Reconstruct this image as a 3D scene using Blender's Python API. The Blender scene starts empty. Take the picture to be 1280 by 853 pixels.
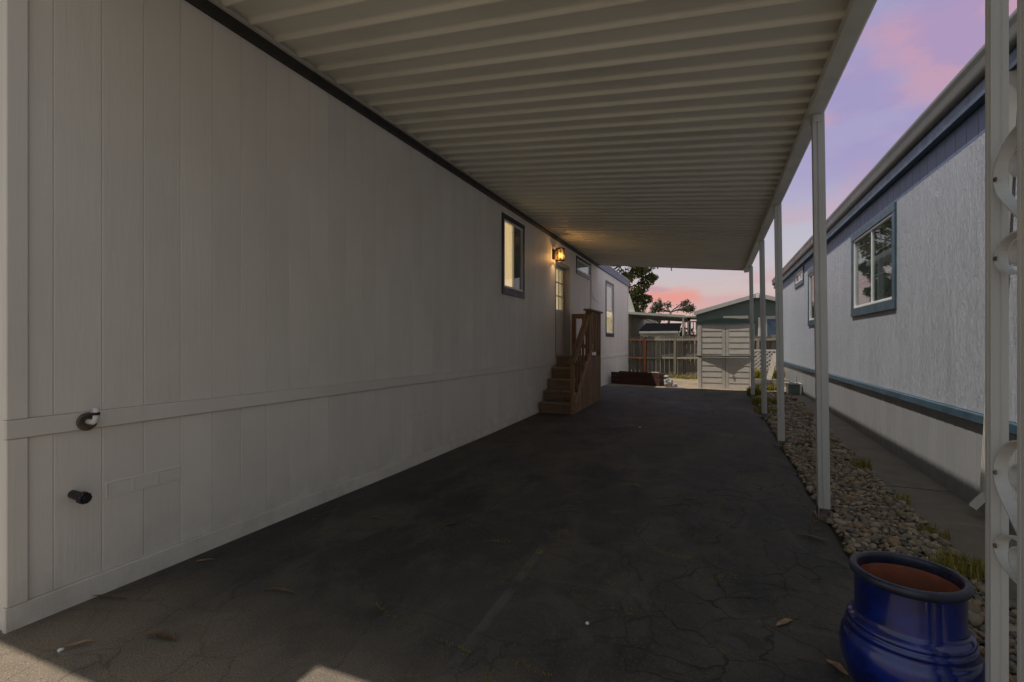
import bpy, bmesh, math, random
import numpy as np
from mathutils import Vector, Matrix, noise as mnoise
random.seed(7); rng = np.random.default_rng(7)
R = math.radians
sc = bpy.context.scene
col = sc.collection

# ------------------------------------------------------------------ camera
cam = bpy.data.cameras.new('camera'); co = bpy.data.objects.new('camera', cam); col.objects.link(co)
cam.sensor_fit = 'HORIZONTAL'; cam.sensor_width = 36; cam.lens = 615/1280*36
cam.shift_y = 0.002
co.location = (0, 0, 1.31); co.rotation_euler = (R(90), 0, math.atan(254/615))
cam.clip_start = 0.05; cam.clip_end = 2000
sc.camera = co

# ------------------------------------------------------------------ sun, sky, exposure
sc.view_settings.view_transform = 'Standard'; sc.view_settings.look = 'None'
sc.view_settings.exposure = 0.56; sc.view_settings.gamma = 1
SUN = Vector((-0.395, -0.165, 1)).normalized()
sl = bpy.data.lights.new('sun', 'SUN'); sl.energy = 2.7; sl.angle = R(0.53); sl.color = (1, .93, .84)
so = bpy.data.objects.new('sun', sl); col.objects.link(so)
so.rotation_euler = SUN.to_track_quat('Z', 'Y').to_euler(); so.location = (0, 0, 30)

def world():
    w = bpy.data.worlds.new('World'); sc.world = w; w.use_nodes = True
    nt = w.node_tree; N = nt.nodes; L = nt.links; N.clear()
    def nd(t, **k):
        n = N.new(t)
        for a, b in k.items(): setattr(n, a, b)
        return n
    def mth(op, a, b=None, clamp=False):
        n = nd('ShaderNodeMath', operation=op, use_clamp=clamp)
        for i, v in enumerate((a, b)):
            if v is None: continue
            if isinstance(v, (int, float)): n.inputs[i].default_value = v
            else: L.new(v, n.inputs[i])
        return n.outputs[0]
    def mix(f, a, b):
        n = nd('ShaderNodeMixRGB')
        if isinstance(f, float): n.inputs[0].default_value = f
        else: L.new(f, n.inputs[0])
        for i, v in ((1, a), (2, b)):
            if isinstance(v, tuple): n.inputs[i].default_value = v+(1,)
            else: L.new(v, n.inputs[i])
        return n.outputs[0]
    tc = nd('ShaderNodeTexCoord'); sp = nd('ShaderNodeSeparateXYZ'); L.new(tc.outputs['Generated'], sp.inputs[0])
    X, Y, Z = sp.outputs
    ramp = nd('ShaderNodeValToRGB'); L.new(Z, ramp.inputs[0])
    el = ramp.color_ramp.elements
    S = 0.68
    stops = [(0.0, (.76, .50, .43)), (.10, (.70, .55, .53)), (.15, (.62, .57, .62)), (.20, (.57, .56, .66)), (.28, (.46, .41, .64)), (.46, (.42, .38, .64)), (.60, (.41, .46, .54)), (1, (.40, .49, .51))]
    while len(el) < len(stops): el.new(.5)
    for e, (p, c) in zip(el, stops): e.position = p; e.color = tuple(v*S for v in c)+(1,)
    # the sunset glow lies ahead; away from it the sky settles to plain pale evening grey-blue
    calm = nd('ShaderNodeValToRGB'); L.new(Z, calm.inputs[0]); ce = calm.color_ramp.elements
    ce[0].position = 0; ce[0].color = (.59*S, .555*S, .49*S, 1); ce[1].position = .6; ce[1].color = (.43*S, .475*S, .51*S, 1)
    glow = nd('ShaderNodeMapRange', interpolation_type='SMOOTHSTEP'); glow.inputs[1].default_value = -.15; glow.inputs[2].default_value = .45
    L.new(mth('ADD', mth('MULTIPLY', X, .35), mth('MULTIPLY', Y, .94)), glow.inputs[0]); glow = glow.outputs[0]
    base = mix(glow, calm.outputs[0], ramp.outputs[0])
    # cloud layer
    def noise(scale, sx, sy, sz, detail=6, off=0.):
        mp = nd('ShaderNodeMapping'); mp.inputs['Scale'].default_value = (sx, sy, sz); mp.inputs['Location'].default_value = (off, off*.7, off*.3)
        L.new(tc.outputs['Generated'], mp.inputs[0])
        n = nd('ShaderNodeTexNoise'); n.inputs['Scale'].default_value = scale; n.inputs['Detail'].default_value = detail
        L.new(mp.outputs[0], n.inputs[0]); return n.outputs[0]
    def rng_(v, a, b):
        n = nd('ShaderNodeMapRange', interpolation_type='SMOOTHSTEP'); n.inputs[1].default_value = a; n.inputs[2].default_value = b
        L.new(v, n.inputs[0]); return n.outputs[0]
    n1 = noise(5.2, 1, .8, 1.9, 10, 3.4)
    m1 = rng_(n1, .40, .60)
    el_m = mth('MULTIPLY', rng_(Z, .17, .30), mth('SUBTRACT', 1.0, rng_(Z, .42, .66)))
    m1 = mth('MULTIPLY', mth('MULTIPLY', mth('MULTIPLY', m1, el_m), .72), glow)
    c = mix(m1, base, tuple(v*S for v in (.70, .37, .46)))
    n2 = noise(3.5, 1, 1, 6, 6, 7.7)
    low = mth('MULTIPLY', rng_(n2, .50, .68), mth('MULTIPLY', rng_(Z, .02, .06), mth('SUBTRACT', 1.0, rng_(Z, .16, .26))))
    n3 = noise(7.5, 1, 1.3, 2.4, 10, 5.1); m3 = mth('MULTIPLY', mth('MULTIPLY', rng_(n3, .46, .60), glow), mth('MULTIPLY', rng_(Z, .22, .34), mth('SUBTRACT', 1.0, rng_(Z, .5, .7))))
    c = mix(mth('MULTIPLY', m3, .6), c, tuple(v*S for v in (.40, .33, .60)))
    c = mix(mth('MULTIPLY', mth('MULTIPLY', low, glow), .6), c, tuple(v*S for v in (.74, .38, .40)))
    # a bright orange cloud low over the fence, and wisps by it
    az = mth('ARCTAN2', X, Y)
    nw = noise(16, 1, 1, 4.0, 8, 1.3)
    def puff(a0, e0, wa, we, colr, f):
        nonlocal c
        da = mth('DIVIDE', mth('SUBTRACT', az, a0), wa); de = mth('DIVIDE', mth('SUBTRACT', Z, e0), we)
        d = mth('ADD', mth('MULTIPLY', da, da), mth('MULTIPLY', de, de))
        d = mth('ADD', d, mth('MULTIPLY', mth('SUBTRACT', nw, .5), 2.6))
        inv = nd('ShaderNodeMapRange', interpolation_type='SMOOTHSTEP'); inv.inputs[1].default_value = 1.5; inv.inputs[2].default_value = -.35
        L.new(d, inv.inputs[0])
        c = mix(mth('MULTIPLY', inv.outputs[0], f), c, tuple(v*S for v in colr))
    puff(-.075, .060, .085, .020, (.86, .42, .36), .5)
    puff(-.082, .092, .062, .018, (.92, .34, .27), .95)
    puff(-.105, .104, .030, .007, (.55, .30, .40), .75)
    puff(.005, .148, .07, .010, (.90, .34, .25), .8)
    puff(.14, .115, .10, .009, (.72, .40, .42), .55)
    sky = nd('ShaderNodeTexSky', sky_type='NISHITA'); sky.sun_disc = False
    sky.sun_elevation = math.asin(SUN.z); sky.sun_rotation = math.atan2(SUN.x, SUN.y)
    b1 = nd('ShaderNodeBackground'); L.new(c, b1.inputs[0]); b1.inputs[1].default_value = .95
    b2 = nd('ShaderNodeBackground'); L.new(sky.outputs[0], b2.inputs[0]); b2.inputs[1].default_value = .05
    ms = nd('ShaderNodeMixShader'); ms.inputs[0].default_value = .12
    L.new(b1.outputs[0], ms.inputs[1]); L.new(b2.outputs[0], ms.inputs[2])
    out = nd('ShaderNodeOutputWorld'); L.new(ms.outputs[0], out.inputs[0])
world()

# ------------------------------------------------------------------ helpers
def GZ(y):
    t = min(max((y-3.5)/9.5, 0), 1); return .09*t*t*(3-2*t)
ORG = {}
def tag(o, label=None, cat=None, group=None, kind=None):
    if label: o['label'] = label
    if cat: o['category'] = cat
    if group: o['group'] = group
    if kind: o['kind'] = kind
    return o
def thing(name, label, cat, loc, group=None):
    o = bpy.data.objects.new(name, None); col.objects.link(o); o.location = loc; o.empty_display_size = .2
    ORG[o] = Vector(loc); return tag(o, label, cat, group)
def place(o, parent, at):
    at = Vector(at); ORG[o] = at
    if parent is not None:
        o.parent = parent; o.location = at-ORG[parent]
    else: o.location = at
def inst(name, mesh, parent, at, rot=None):
    o = bpy.data.objects.new(name, mesh); col.objects.link(o); place(o, parent, at)
    if rot: o.rotation_euler = rot
    return o

class MB:
    def __init__(s): s.v = []; s.f = []; s.sm = []
    def add(s, vs, fs, smooth=False):
        b = len(s.v); s.v += [tuple(p) for p in vs]; s.f += [tuple(b+i for i in f) for f in fs]; s.sm += [smooth]*len(fs); return s
    def box(s, x0, x1, y0, y1, z0, z1):
        return s.add([(x0,y0,z0),(x1,y0,z0),(x1,y1,z0),(x0,y1,z0),(x0,y0,z1),(x1,y0,z1),(x1,y1,z1),(x0,y1,z1)],
              [(0,3,2,1),(4,5,6,7),(0,1,5,4),(1,2,6,5),(2,3,7,6),(3,0,4,7)])
    def cbox(s, x0, x1, y0, y1, z0, z1, c=.004):
        bm = bmesh.new()
        for sx in (0, 1):
            for sy in (0, 1):
                for sz in (0, 1):
                    P = [(x0, x1)[sx], (y0, y1)[sy], (z0, z1)[sz]]; D = [1-2*sx, 1-2*sy, 1-2*sz]
                    for k in range(3):
                        q = list(P)
                        for j in range(3):
                            if j != k: q[j] += D[j]*c
                        bm.verts.new(q)
        bmesh.ops.convex_hull(bm, input=bm.verts)
        bmesh.ops.dissolve_limit(bm, angle_limit=.01, verts=bm.verts, edges=bm.edges)
        bm.verts.index_update()
        s.add([v.co[:] for v in bm.verts], [[v.index for v in f.verts] for f in bm.faces]); bm.free(); return s
    def bar(s, p, q, w, h, up=(0, 0, 1)):
        p = Vector(p); q = Vector(q); d = (q-p).normalized(); u = Vector(up); a = d.cross(u).normalized(); b = a.cross(d).normalized()
        vs = []
        for e in (p, q):
            for i, j in ((-1,-1),(1,-1),(1,1),(-1,1)): vs.append(e+a*(i*w/2)+b*(j*h/2))
        return s.add(vs, [(0,1,2,3),(7,6,5,4),(0,4,5,1),(1,5,6,2),(2,6,7,3),(3,7,4,0)])
    def prism(s, poly, axis, a, b, smooth=False):
        n = len(poly)
        def P(t, u, v): return {'x': (t,u,v), 'y': (u,t,v), 'z': (u,v,t)}[axis]
        vs = [P(a,u,v) for u, v in poly]+[P(b,u,v) for u, v in poly]
        fs = [tuple(range(n-1,-1,-1)), tuple(range(n,2*n))]+[(i,(i+1)%n,n+(i+1)%n,n+i) for i in range(n)]
        s.add(vs, fs[:2]); s.v = s.v; b0 = len(s.v)-2*n
        s.f += [tuple(b0+i for i in f) for f in fs[2:]]; s.sm += [smooth]*n; return s
    def tube(s, path, r, n=8, caps=True, smooth=True):
        path = [Vector(p) for p in path]; rs = r if isinstance(r, (list, tuple)) else [r]*len(path)
        vs = []; prev = None
        for i, p in enumerate(path):
            d = (path[min(i+1, len(path)-1)]-path[max(i-1, 0)]).normalized()
            if prev is None: a = d.orthogonal().normalized()
            else:
                a = prev-d*prev.dot(d); a = a.normalized() if a.length > 1e-6 else d.orthogonal().normalized()
            prev = a; b = d.cross(a)
            for k in range(n):
                t = 2*math.pi*k/n; vs.append(p+(a*math.cos(t)+b*math.sin(t))*rs[i])
        fs = [(i*n+k, i*n+(k+1)%n, (i+1)*n+(k+1)%n, (i+1)*n+k) for i in range(len(path)-1) for k in range(n)]
        s.add(vs, fs, smooth)
        if caps:
            b0 = len(s.v)-len(vs)
            s.f += [tuple(b0+k for k in range(n-1,-1,-1)), tuple(b0+len(vs)-n+k for k in range(n))]; s.sm += [False]*2
        return s
    def lathe(s, prof, c, n=48, smooth=True):
        cx, cy, cz = c; vs = []
        for r, z in prof:
            for k in range(n):
                t = 2*math.pi*k/n; vs.append((cx+r*math.cos(t), cy+r*math.sin(t), cz+z))
        fs = [(i*n+k, i*n+(k+1)%n, (i+1)*n+(k+1)%n, (i+1)*n+k) for i in range(len(prof)-1) for k in range(n)]
        return s.add(vs, fs, smooth)
    def mesh(s, name, mat, org=(0,0,0)):
        me = bpy.data.meshes.new(name); o = Vector(org)
        me.from_pydata([Vector(v)-o for v in s.v], [], s.f); me.polygons.foreach_set('use_smooth', s.sm); me.update()
        bm = bmesh.new(); bm.from_mesh(me); bmesh.ops.recalc_face_normals(bm, faces=bm.faces); bm.to_mesh(me); bm.free()
        if mat: me.materials.append(mat)
        return me
    def build(s, name, mat, parent=None, at=None):
        if at is None: at = ORG[parent] if parent is not None else Vector(s.v[0])
        me = s.mesh(name, mat, at)
        return inst(name, me, parent, at)
def struct(name, mb, mat, at=(0,0,0)):
    o = mb.build(name, mat, None, at); o['kind'] = 'structure'; return o

# ------------------------------------------------------------------ materials
class NB:
    def __init__(s, name):
        s.m = bpy.data.materials.new(name); s.m.use_nodes = True; s.nt = s.m.node_tree; s.N = s.nt.nodes; s.L = s.nt.links
        s.p = s.N['Principled BSDF']; s.tc = s.N.new('ShaderNodeTexCoord')
        s.oi = s.N.new('ShaderNodeObjectInfo')
        # object coordinates, shifted per object so that copies differ
        s.vec = s.N.new('ShaderNodeVectorMath'); s.vec.operation = 'ADD'; s.L.new(s.tc.outputs['Object'], s.vec.inputs[0])
        cb = s.N.new('ShaderNodeCombineXYZ'); ml = s.math('MULTIPLY', s.oi.outputs['Random'], 37.0)
        for i in range(3): s.L.new(ml, cb.inputs[i])
        s.L.new(cb.outputs[0], s.vec.inputs[1]); s.co = s.vec.outputs[0]
    def lk(s, v, inp):
        if isinstance(v, (int, float)): inp.default_value = v
        elif isinstance(v, tuple): inp.default_value = v+(1,) if len(v) == 3 and inp.type == 'RGBA' else v
        else: s.L.new(v, inp)
    def math(s, op, a, b=0., clamp=False):
        n = s.N.new('ShaderNodeMath'); n.operation = op; n.use_clamp = clamp; s.lk(a, n.inputs[0]); s.lk(b, n.inputs[1]); return n.outputs[0]
    def mapping(s, scale, src=None, loc=(0,0,0)):
        n = s.N.new('ShaderNodeMapping'); n.inputs['Scale'].default_value = scale; n.inputs['Location'].default_value = loc
        s.L.new(src or s.co, n.inputs[0]); return n.outputs[0]
    def noise(s, scale, detail=4, stretch=None, rough=.55, dist=0, src=None):
        n = s.N.new('ShaderNodeTexNoise'); n.inputs['Scale'].default_value = scale; n.inputs['Detail'].default_value = detail
        n.inputs['Roughness'].default_value = rough; n.inputs['Distortion'].default_value = dist
        s.L.new(s.mapping(stretch, src) if stretch else (src or s.co), n.inputs[0]); return n.outputs[0]
    def rng(s, v, a, b, c=0., d=1., smooth=True):
        n = s.N.new('ShaderNodeMapRange'); n.interpolation_type = 'SMOOTHSTEP' if smooth else 'LINEAR'
        s.lk(v, n.inputs[0])
        for i, q in enumerate((a, b, c, d)): n.inputs[1+i].default_value = q
        return n.outputs[0]
    def mix(s, f, a, b, mode='MIX'):
        n = s.N.new('ShaderNodeMixRGB'); n.blend_type = mode; s.lk(f, n.inputs[0]); s.lk(a, n.inputs[1]); s.lk(b, n.inputs[2]); return n.outputs[0]
    def bump(s, h, strength=.3, dist=.01, prev=None):
        n = s.N.new('ShaderNodeBump'); n.inputs['Strength'].default_value = strength; n.inputs['Distance'].default_value = dist
        s.lk(h, n.inputs['Height'])
        if prev is not None: s.L.new(prev, n.inputs['Normal'])
        return n.outputs[0]
    def out(s, colr, rough=.6, normal=None, metallic=0, spec=.5, coat=0):
        s.lk(colr, s.p.inputs['Base Color']); s.lk(rough, s.p.inputs['Roughness']); s.p.inputs['Metallic'].default_value = metallic
        s.p.inputs['Specular IOR Level'].default_value = spec; s.p.inputs['Coat Weight'].default_value = coat
        if normal is not None: s.L.new(normal, s.p.inputs['Normal'])
        return s.m

def simple(name, c, rough=.5, var=.18, vs=3., bump=.15, bs=60, stretch=(1,1,1), dirt=None, dirt_amt=.5, rand=.0, metallic=0, coat=0, spec=.5, bd=.004):
    b = NB(name)
    n = b.noise(vs, 5, stretch); f = b.rng(n, .25, .75)
    lo = tuple(v*(1-var) for v in c); hi = tuple(min(1, v*(1+var)) for v in c)
    cc = b.mix(f, lo, hi)
    if dirt:
        d = b.noise(vs*.6+1, 7, tuple(v for v in stretch), .7); cc = b.mix(b.math('MULTIPLY', b.rng(d, .48, .75), dirt_amt), cc, dirt)
    if rand:
        g = b.rng(b.oi.outputs['Random'], 0, 1, 1-rand, 1+rand, False)
        cb = b.N.new('ShaderNodeCombineXYZ')
        for i in range(3): b.L.new(g, cb.inputs[i])
        cc = b.mix(1., cc, cb.outputs[0], 'MULTIPLY')
    h = b.noise(bs, 4, stretch)
    rr = b.rng(b.noise(vs*3, 3), .3, .7, max(.05, rough-.08), min(1, rough+.08))
    return b.out(cc, rr, b.bump(h, bump, bd), metallic, spec, coat)

def siding_mat(name, c, grain=.5, dirt=(.4,.38,.34), damt=.18, rand=.03, rough=.55, heavy=False):
    b = NB(name)
    g = b.noise(26, 6, (1, 1, .07), .6, 1.2)
    g2 = b.noise(90, 4, (1, 1, .05), .6)
    big = b.noise(.9, 5)
    cc = b.mix(b.rng(big, .3, .7), tuple(v*.94 for v in c), tuple(min(1, v*1.04) for v in c))
    st = b.noise(7, 6, (1, 1, .10), .65); cc = b.mix(b.math('MULTIPLY', b.rng(st, .5, .8), damt), cc, dirt)
    gr = b.rng(b.oi.outputs['Random'], 0, 1, 1-rand, 1+rand, False)
    cb = b.N.new('ShaderNodeCombineXYZ')
    for i in range(3): b.L.new(gr, cb.inputs[i])
    cc = b.mix(1., cc, cb.outputs[0], 'MULTIPLY')
    ge = b.N.new('ShaderNodeNewGeometry'); sp = b.N.new('ShaderNodeSeparateXYZ'); b.L.new(ge.outputs['Position'], sp.inputs[0])
    spl = b.math('MULTIPLY', b.rng(sp.outputs[2], .42, .0), b.rng(b.noise(6, 6, src=ge.outputs['Position'], rough=.7), .35, .72)); cc = b.mix(b.math('MULTIPLY', spl, .24), cc, (.20, .165, .125))
    n1 = b.bump(g, grain, .006); n2 = b.bump(g2, grain*.6, .002, n1)
    if heavy:
        k = b.noise(30, 6, (1, 1, .32), .7, 1.6); n2 = b.bump(k, 1.0, .028, n2)
        k2 = b.noise(9, 5, (1, 1, .16), .65, 2.5); n2 = b.bump(k2, .7, .03, n2)
        cc = b.mix(b.math('MULTIPLY', b.rng(k, .35, .6, 1, 0), .25), cc, tuple(v*.6 for v in c))
    return b.out(cc, rough, n2)

def wood_mat(name, c1, c2, axis, rough=.75, rand=.25, grey=None):
    b = NB(name); st = [1, 1, 1]; st['xyz'.index(axis)] = .06
    g = b.noise(28, 7, tuple(st), .65, 1.5); cc = b.mix(b.rng(g, .3, .7), c1, c2)
    if grey: cc = b.mix(b.math('MULTIPLY', b.rng(b.noise(5, 6, tuple(st), .7), .42, .7), .7), cc, grey)
    kn = b.N.new('ShaderNodeTexVoronoi'); kn.inputs['Scale'].default_value = 5.5; b.L.new(b.co, kn.inputs[0])
    cc = b.mix(b.rng(kn.outputs['Distance'], .05, .12, .8, 0), cc, tuple(v*.22 for v in c1))
    gr = b.rng(b.oi.outputs['Random'], 0, 1, 1-rand, 1+rand, False); cb = b.N.new('ShaderNodeCombineXYZ')
    for i in range(3): b.L.new(gr, cb.inputs[i])
    cc = b.mix(1., cc, cb.outputs[0], 'MULTIPLY')
    return b.out(cc, rough, b.bump(g, .5, .004))

M = {}
M['white_siding'] = siding_mat('white_siding', (.79, .752, .695), .35, damt=.10)
M['white_trim'] = siding_mat('white_trim', (.79, .752, .695), .28, damt=.10)
M['grey_siding'] = siding_mat('grey_siding', (.415, .445, .50), .8, (.19, .18, .175), .28, .012, .42, True)
M['grey_skirt'] = siding_mat('grey_skirt', (.25, .255, .265), .5, (.17, .175, .155), .30, .02, .55)
M['slate'] = simple('slate_blue_paint', (.028, .031, .050), .45, .15, 4, .15, 70)
M['frieze'] = siding_mat('blue_grey_paint', (.105, .145, .235), .6, (.08, .09, .12), .2, .04, .5)
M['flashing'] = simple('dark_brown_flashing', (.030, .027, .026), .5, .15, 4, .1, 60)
M['blue_fascia'] = simple('blue_paint', (.045, .080, .190), .45, .12, 4, .1, 60)
M['teal'] = simple('teal_blue_paint', (.038, .078, .108), .42, .2, 5, .25, 50, dirt=(.2, .2, .18), dirt_amt=.15)
M['canopy'] = simple('cream_metal', (.71, .695, .615), .42, .05, 1.6, .04, 30, (.35, 1, 1), dirt=(.40, .36, .27), dirt_amt=.35, rand=.025)
M['canopy_edge'] = simple('cream_metal_beam', (.60, .59, .54), .40, .07, 3, .05, 30, dirt=(.22, .2, .17), dirt_amt=.35)
M['post'] = simple('white_metal_post', (.52, .525, .52), .38, .08, 3, .04, 40, (1, 1, .2), dirt=(.22, .21, .20), dirt_amt=.35)
M['scroll'] = simple('white_cast_metal', (.56, .565, .555), .35, .06, 8, .08, 60, dirt=(.28, .25, .22), dirt_amt=.3)
M['roof'] = simple('roof_sheet', (.55, .55, .55), .7, .15, 3, .3, 40)
M['concrete'] = simple('walk_concrete', (.155, .135, .108), .85, .25, 2.5, .45, 120, dirt=(.07, .062, .05), dirt_amt=.6, rand=.06)
M['vinyl'] = simple('white_vinyl', (.70, .70, .70), .35, .04, 3, .03, 30)
M['dark_metal'] = simple('dark_bronze_metal', (.035, .022, .016), .4, .2, 8, .1, 60, metallic=.6)
M['black'] = simple('black_plastic', (.018, .018, .018), .4, .2, 8, .1, 60)
M['rust'] = simple('grimy_metal', (.16, .13, .11), .5, .5, 14, .4, 60, metallic=.5, dirt=(.05, .035, .025), dirt_amt=.8)
M['pvc'] = simple('white_pvc', (.75, .74, .72), .35, .04, 5, .03, 50)
M['step_z'] = wood_mat('stained_board_upright', (.14, .072, .034), (.35, .20, .10), 'z', grey=(.21, .155, .105))
M['step_x'] = wood_mat('stained_board_across', (.105, .056, .028), (.225, .125, .066), 'x', grey=(.21, .155, .105))
M['step_y'] = wood_mat('stained_board_along', (.19, .125, .075), (.33, .235, .145), 'y', grey=(.21, .155, .105))
M['tread'] = wood_mat('worn_tread', (.17, .115, .075), (.28, .205, .14), 'x', grey=(.26, .23, .19))
M['fence'] = wood_mat('weathered_fence_board', (.11, .097, .08), (.25, .22, .18), 'z', .9, .35, (.115, .11, .10))
M['fence_rail'] = wood_mat('weathered_rail', (.30, .265, .20), (.44, .40, .31), 'x', .9, .1)
M['fence_post'] = wood_mat('weathered_post', (.22, .20, .155), (.33, .30, .23), 'z', .9, .1)
M['new_rail'] = wood_mat('orange_rail', (.50, .19, .08), (.62, .28, .13), 'x', .85, .08)
M['new_post'] = wood_mat('orange_post', (.42, .11, .05), (.52, .17, .075), 'z', .85, .08)
M['planter'] = wood_mat('dark_red_timber', (.050, .020, .015), (.095, .038, .026), 'x', .8, .2)
M['plank_z'] = wood_mat('pale_weathered_plank', (.25, .22, .18), (.36, .32, .26), 'z', .9, .1)
M['shed'] = simple('taupe_plastic', (.64, .59, .525), .5, .05, 2, .12, 60, dirt=(.26, .22, .18), dirt_amt=.35, rand=.02)
M['shed_lid'] = simple('green_grey_plastic', (.030, .060, .055), .45, .15, 3, .1, 60)
M['green_wall'] = simple('dark_green_paint', (.095, .125, .115), .6, .08, 1, .2, 30)
M['pale_trim'] = simple('pale_trim_paint', (.42, .40, .38), .5, .1, 3, .1, 30)
M['olive_wall'] = simple('olive_beige_paint', (.36, .345, .27), .6, .1, 1.4, .2, 40)
M['cream_wall'] = simple('cream_paint', (.60, .56, .50), .6, .06, 2, .1, 40)
M['pale_metal'] = simple('pale_green_metal', (.42, .43, .36), .5, .08, 2, .05, 30)
M['black_roof'] = simple('black_shingle', (.008, .008, .009), 1.0, .2, 20, .3, 60, spec=0)
M['red_board'] = simple('red_brown_paint', (.28, .08, .05), .7, .2, 6, .2, 40)
M['lattice'] = simple('white_lattice_paint', (.62, .60, .56), .6, .08, 5, .1, 40)
M['utility'] = simple('pale_green_box', (.15, .20, .17), .6, .15, 6, .1, 40, dirt=(.1, .09, .07), dirt_amt=.4)
M['rock'] = simple('pale_rock', (.36, .35, .35), .8, .5, 12, .8, 30, dirt=(.06, .06, .06), dirt_amt=.7)
M['dirt'] = simple('packed_dirt', (.25, .19, .13), .95, .25, 2.2, .6, 60, dirt=(.15, .105, .07), dirt_amt=.6)
M['ground'] = simple('bare_ground', (.16, .135, .10), .95, .2, .8, .5, 30, dirt=(.11, .10, .06), dirt_amt=.6)
M['bark'] = simple('bark', (.075, .058, .045), .95, .3, 6, .8, 30, (1, 1, .2))
def leaf_mat(name, c, c2):
    b = NB(name); g = b.N.new('ShaderNodeNewGeometry')
    cc = b.mix(g.outputs['Random Per Island'], c, c2)
    m = b.out(cc, .6, spec=.25)
    tr = b.N.new('ShaderNodeBsdfTranslucent'); b.L.new(cc, tr.inputs[0]); ms = b.N.new('ShaderNodeMixShader'); ms.inputs[0].default_value = .3
    b.L.new(b.p.outputs[0], ms.inputs[1]); b.L.new(tr.outputs[0], ms.inputs[2]); b.L.new(ms.outputs[0], b.N['Material Output'].inputs[0]); return m
M['needles'] = leaf_mat('cypress_foliage', (.020, .036, .012), (.135, .135, .030))
M['dark_leaves'] = leaf_mat('dark_foliage', (.030, .040, .022), (.07, .08, .04))
M['weed'] = leaf_mat('yellow_green_blades', (.14, .14, .022), (.36, .29, .055))
M['dryleaf'] = simple('dry_leaf', (.20, .125, .07), .7, .4, 20, .3, 60, rand=.45)

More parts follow.
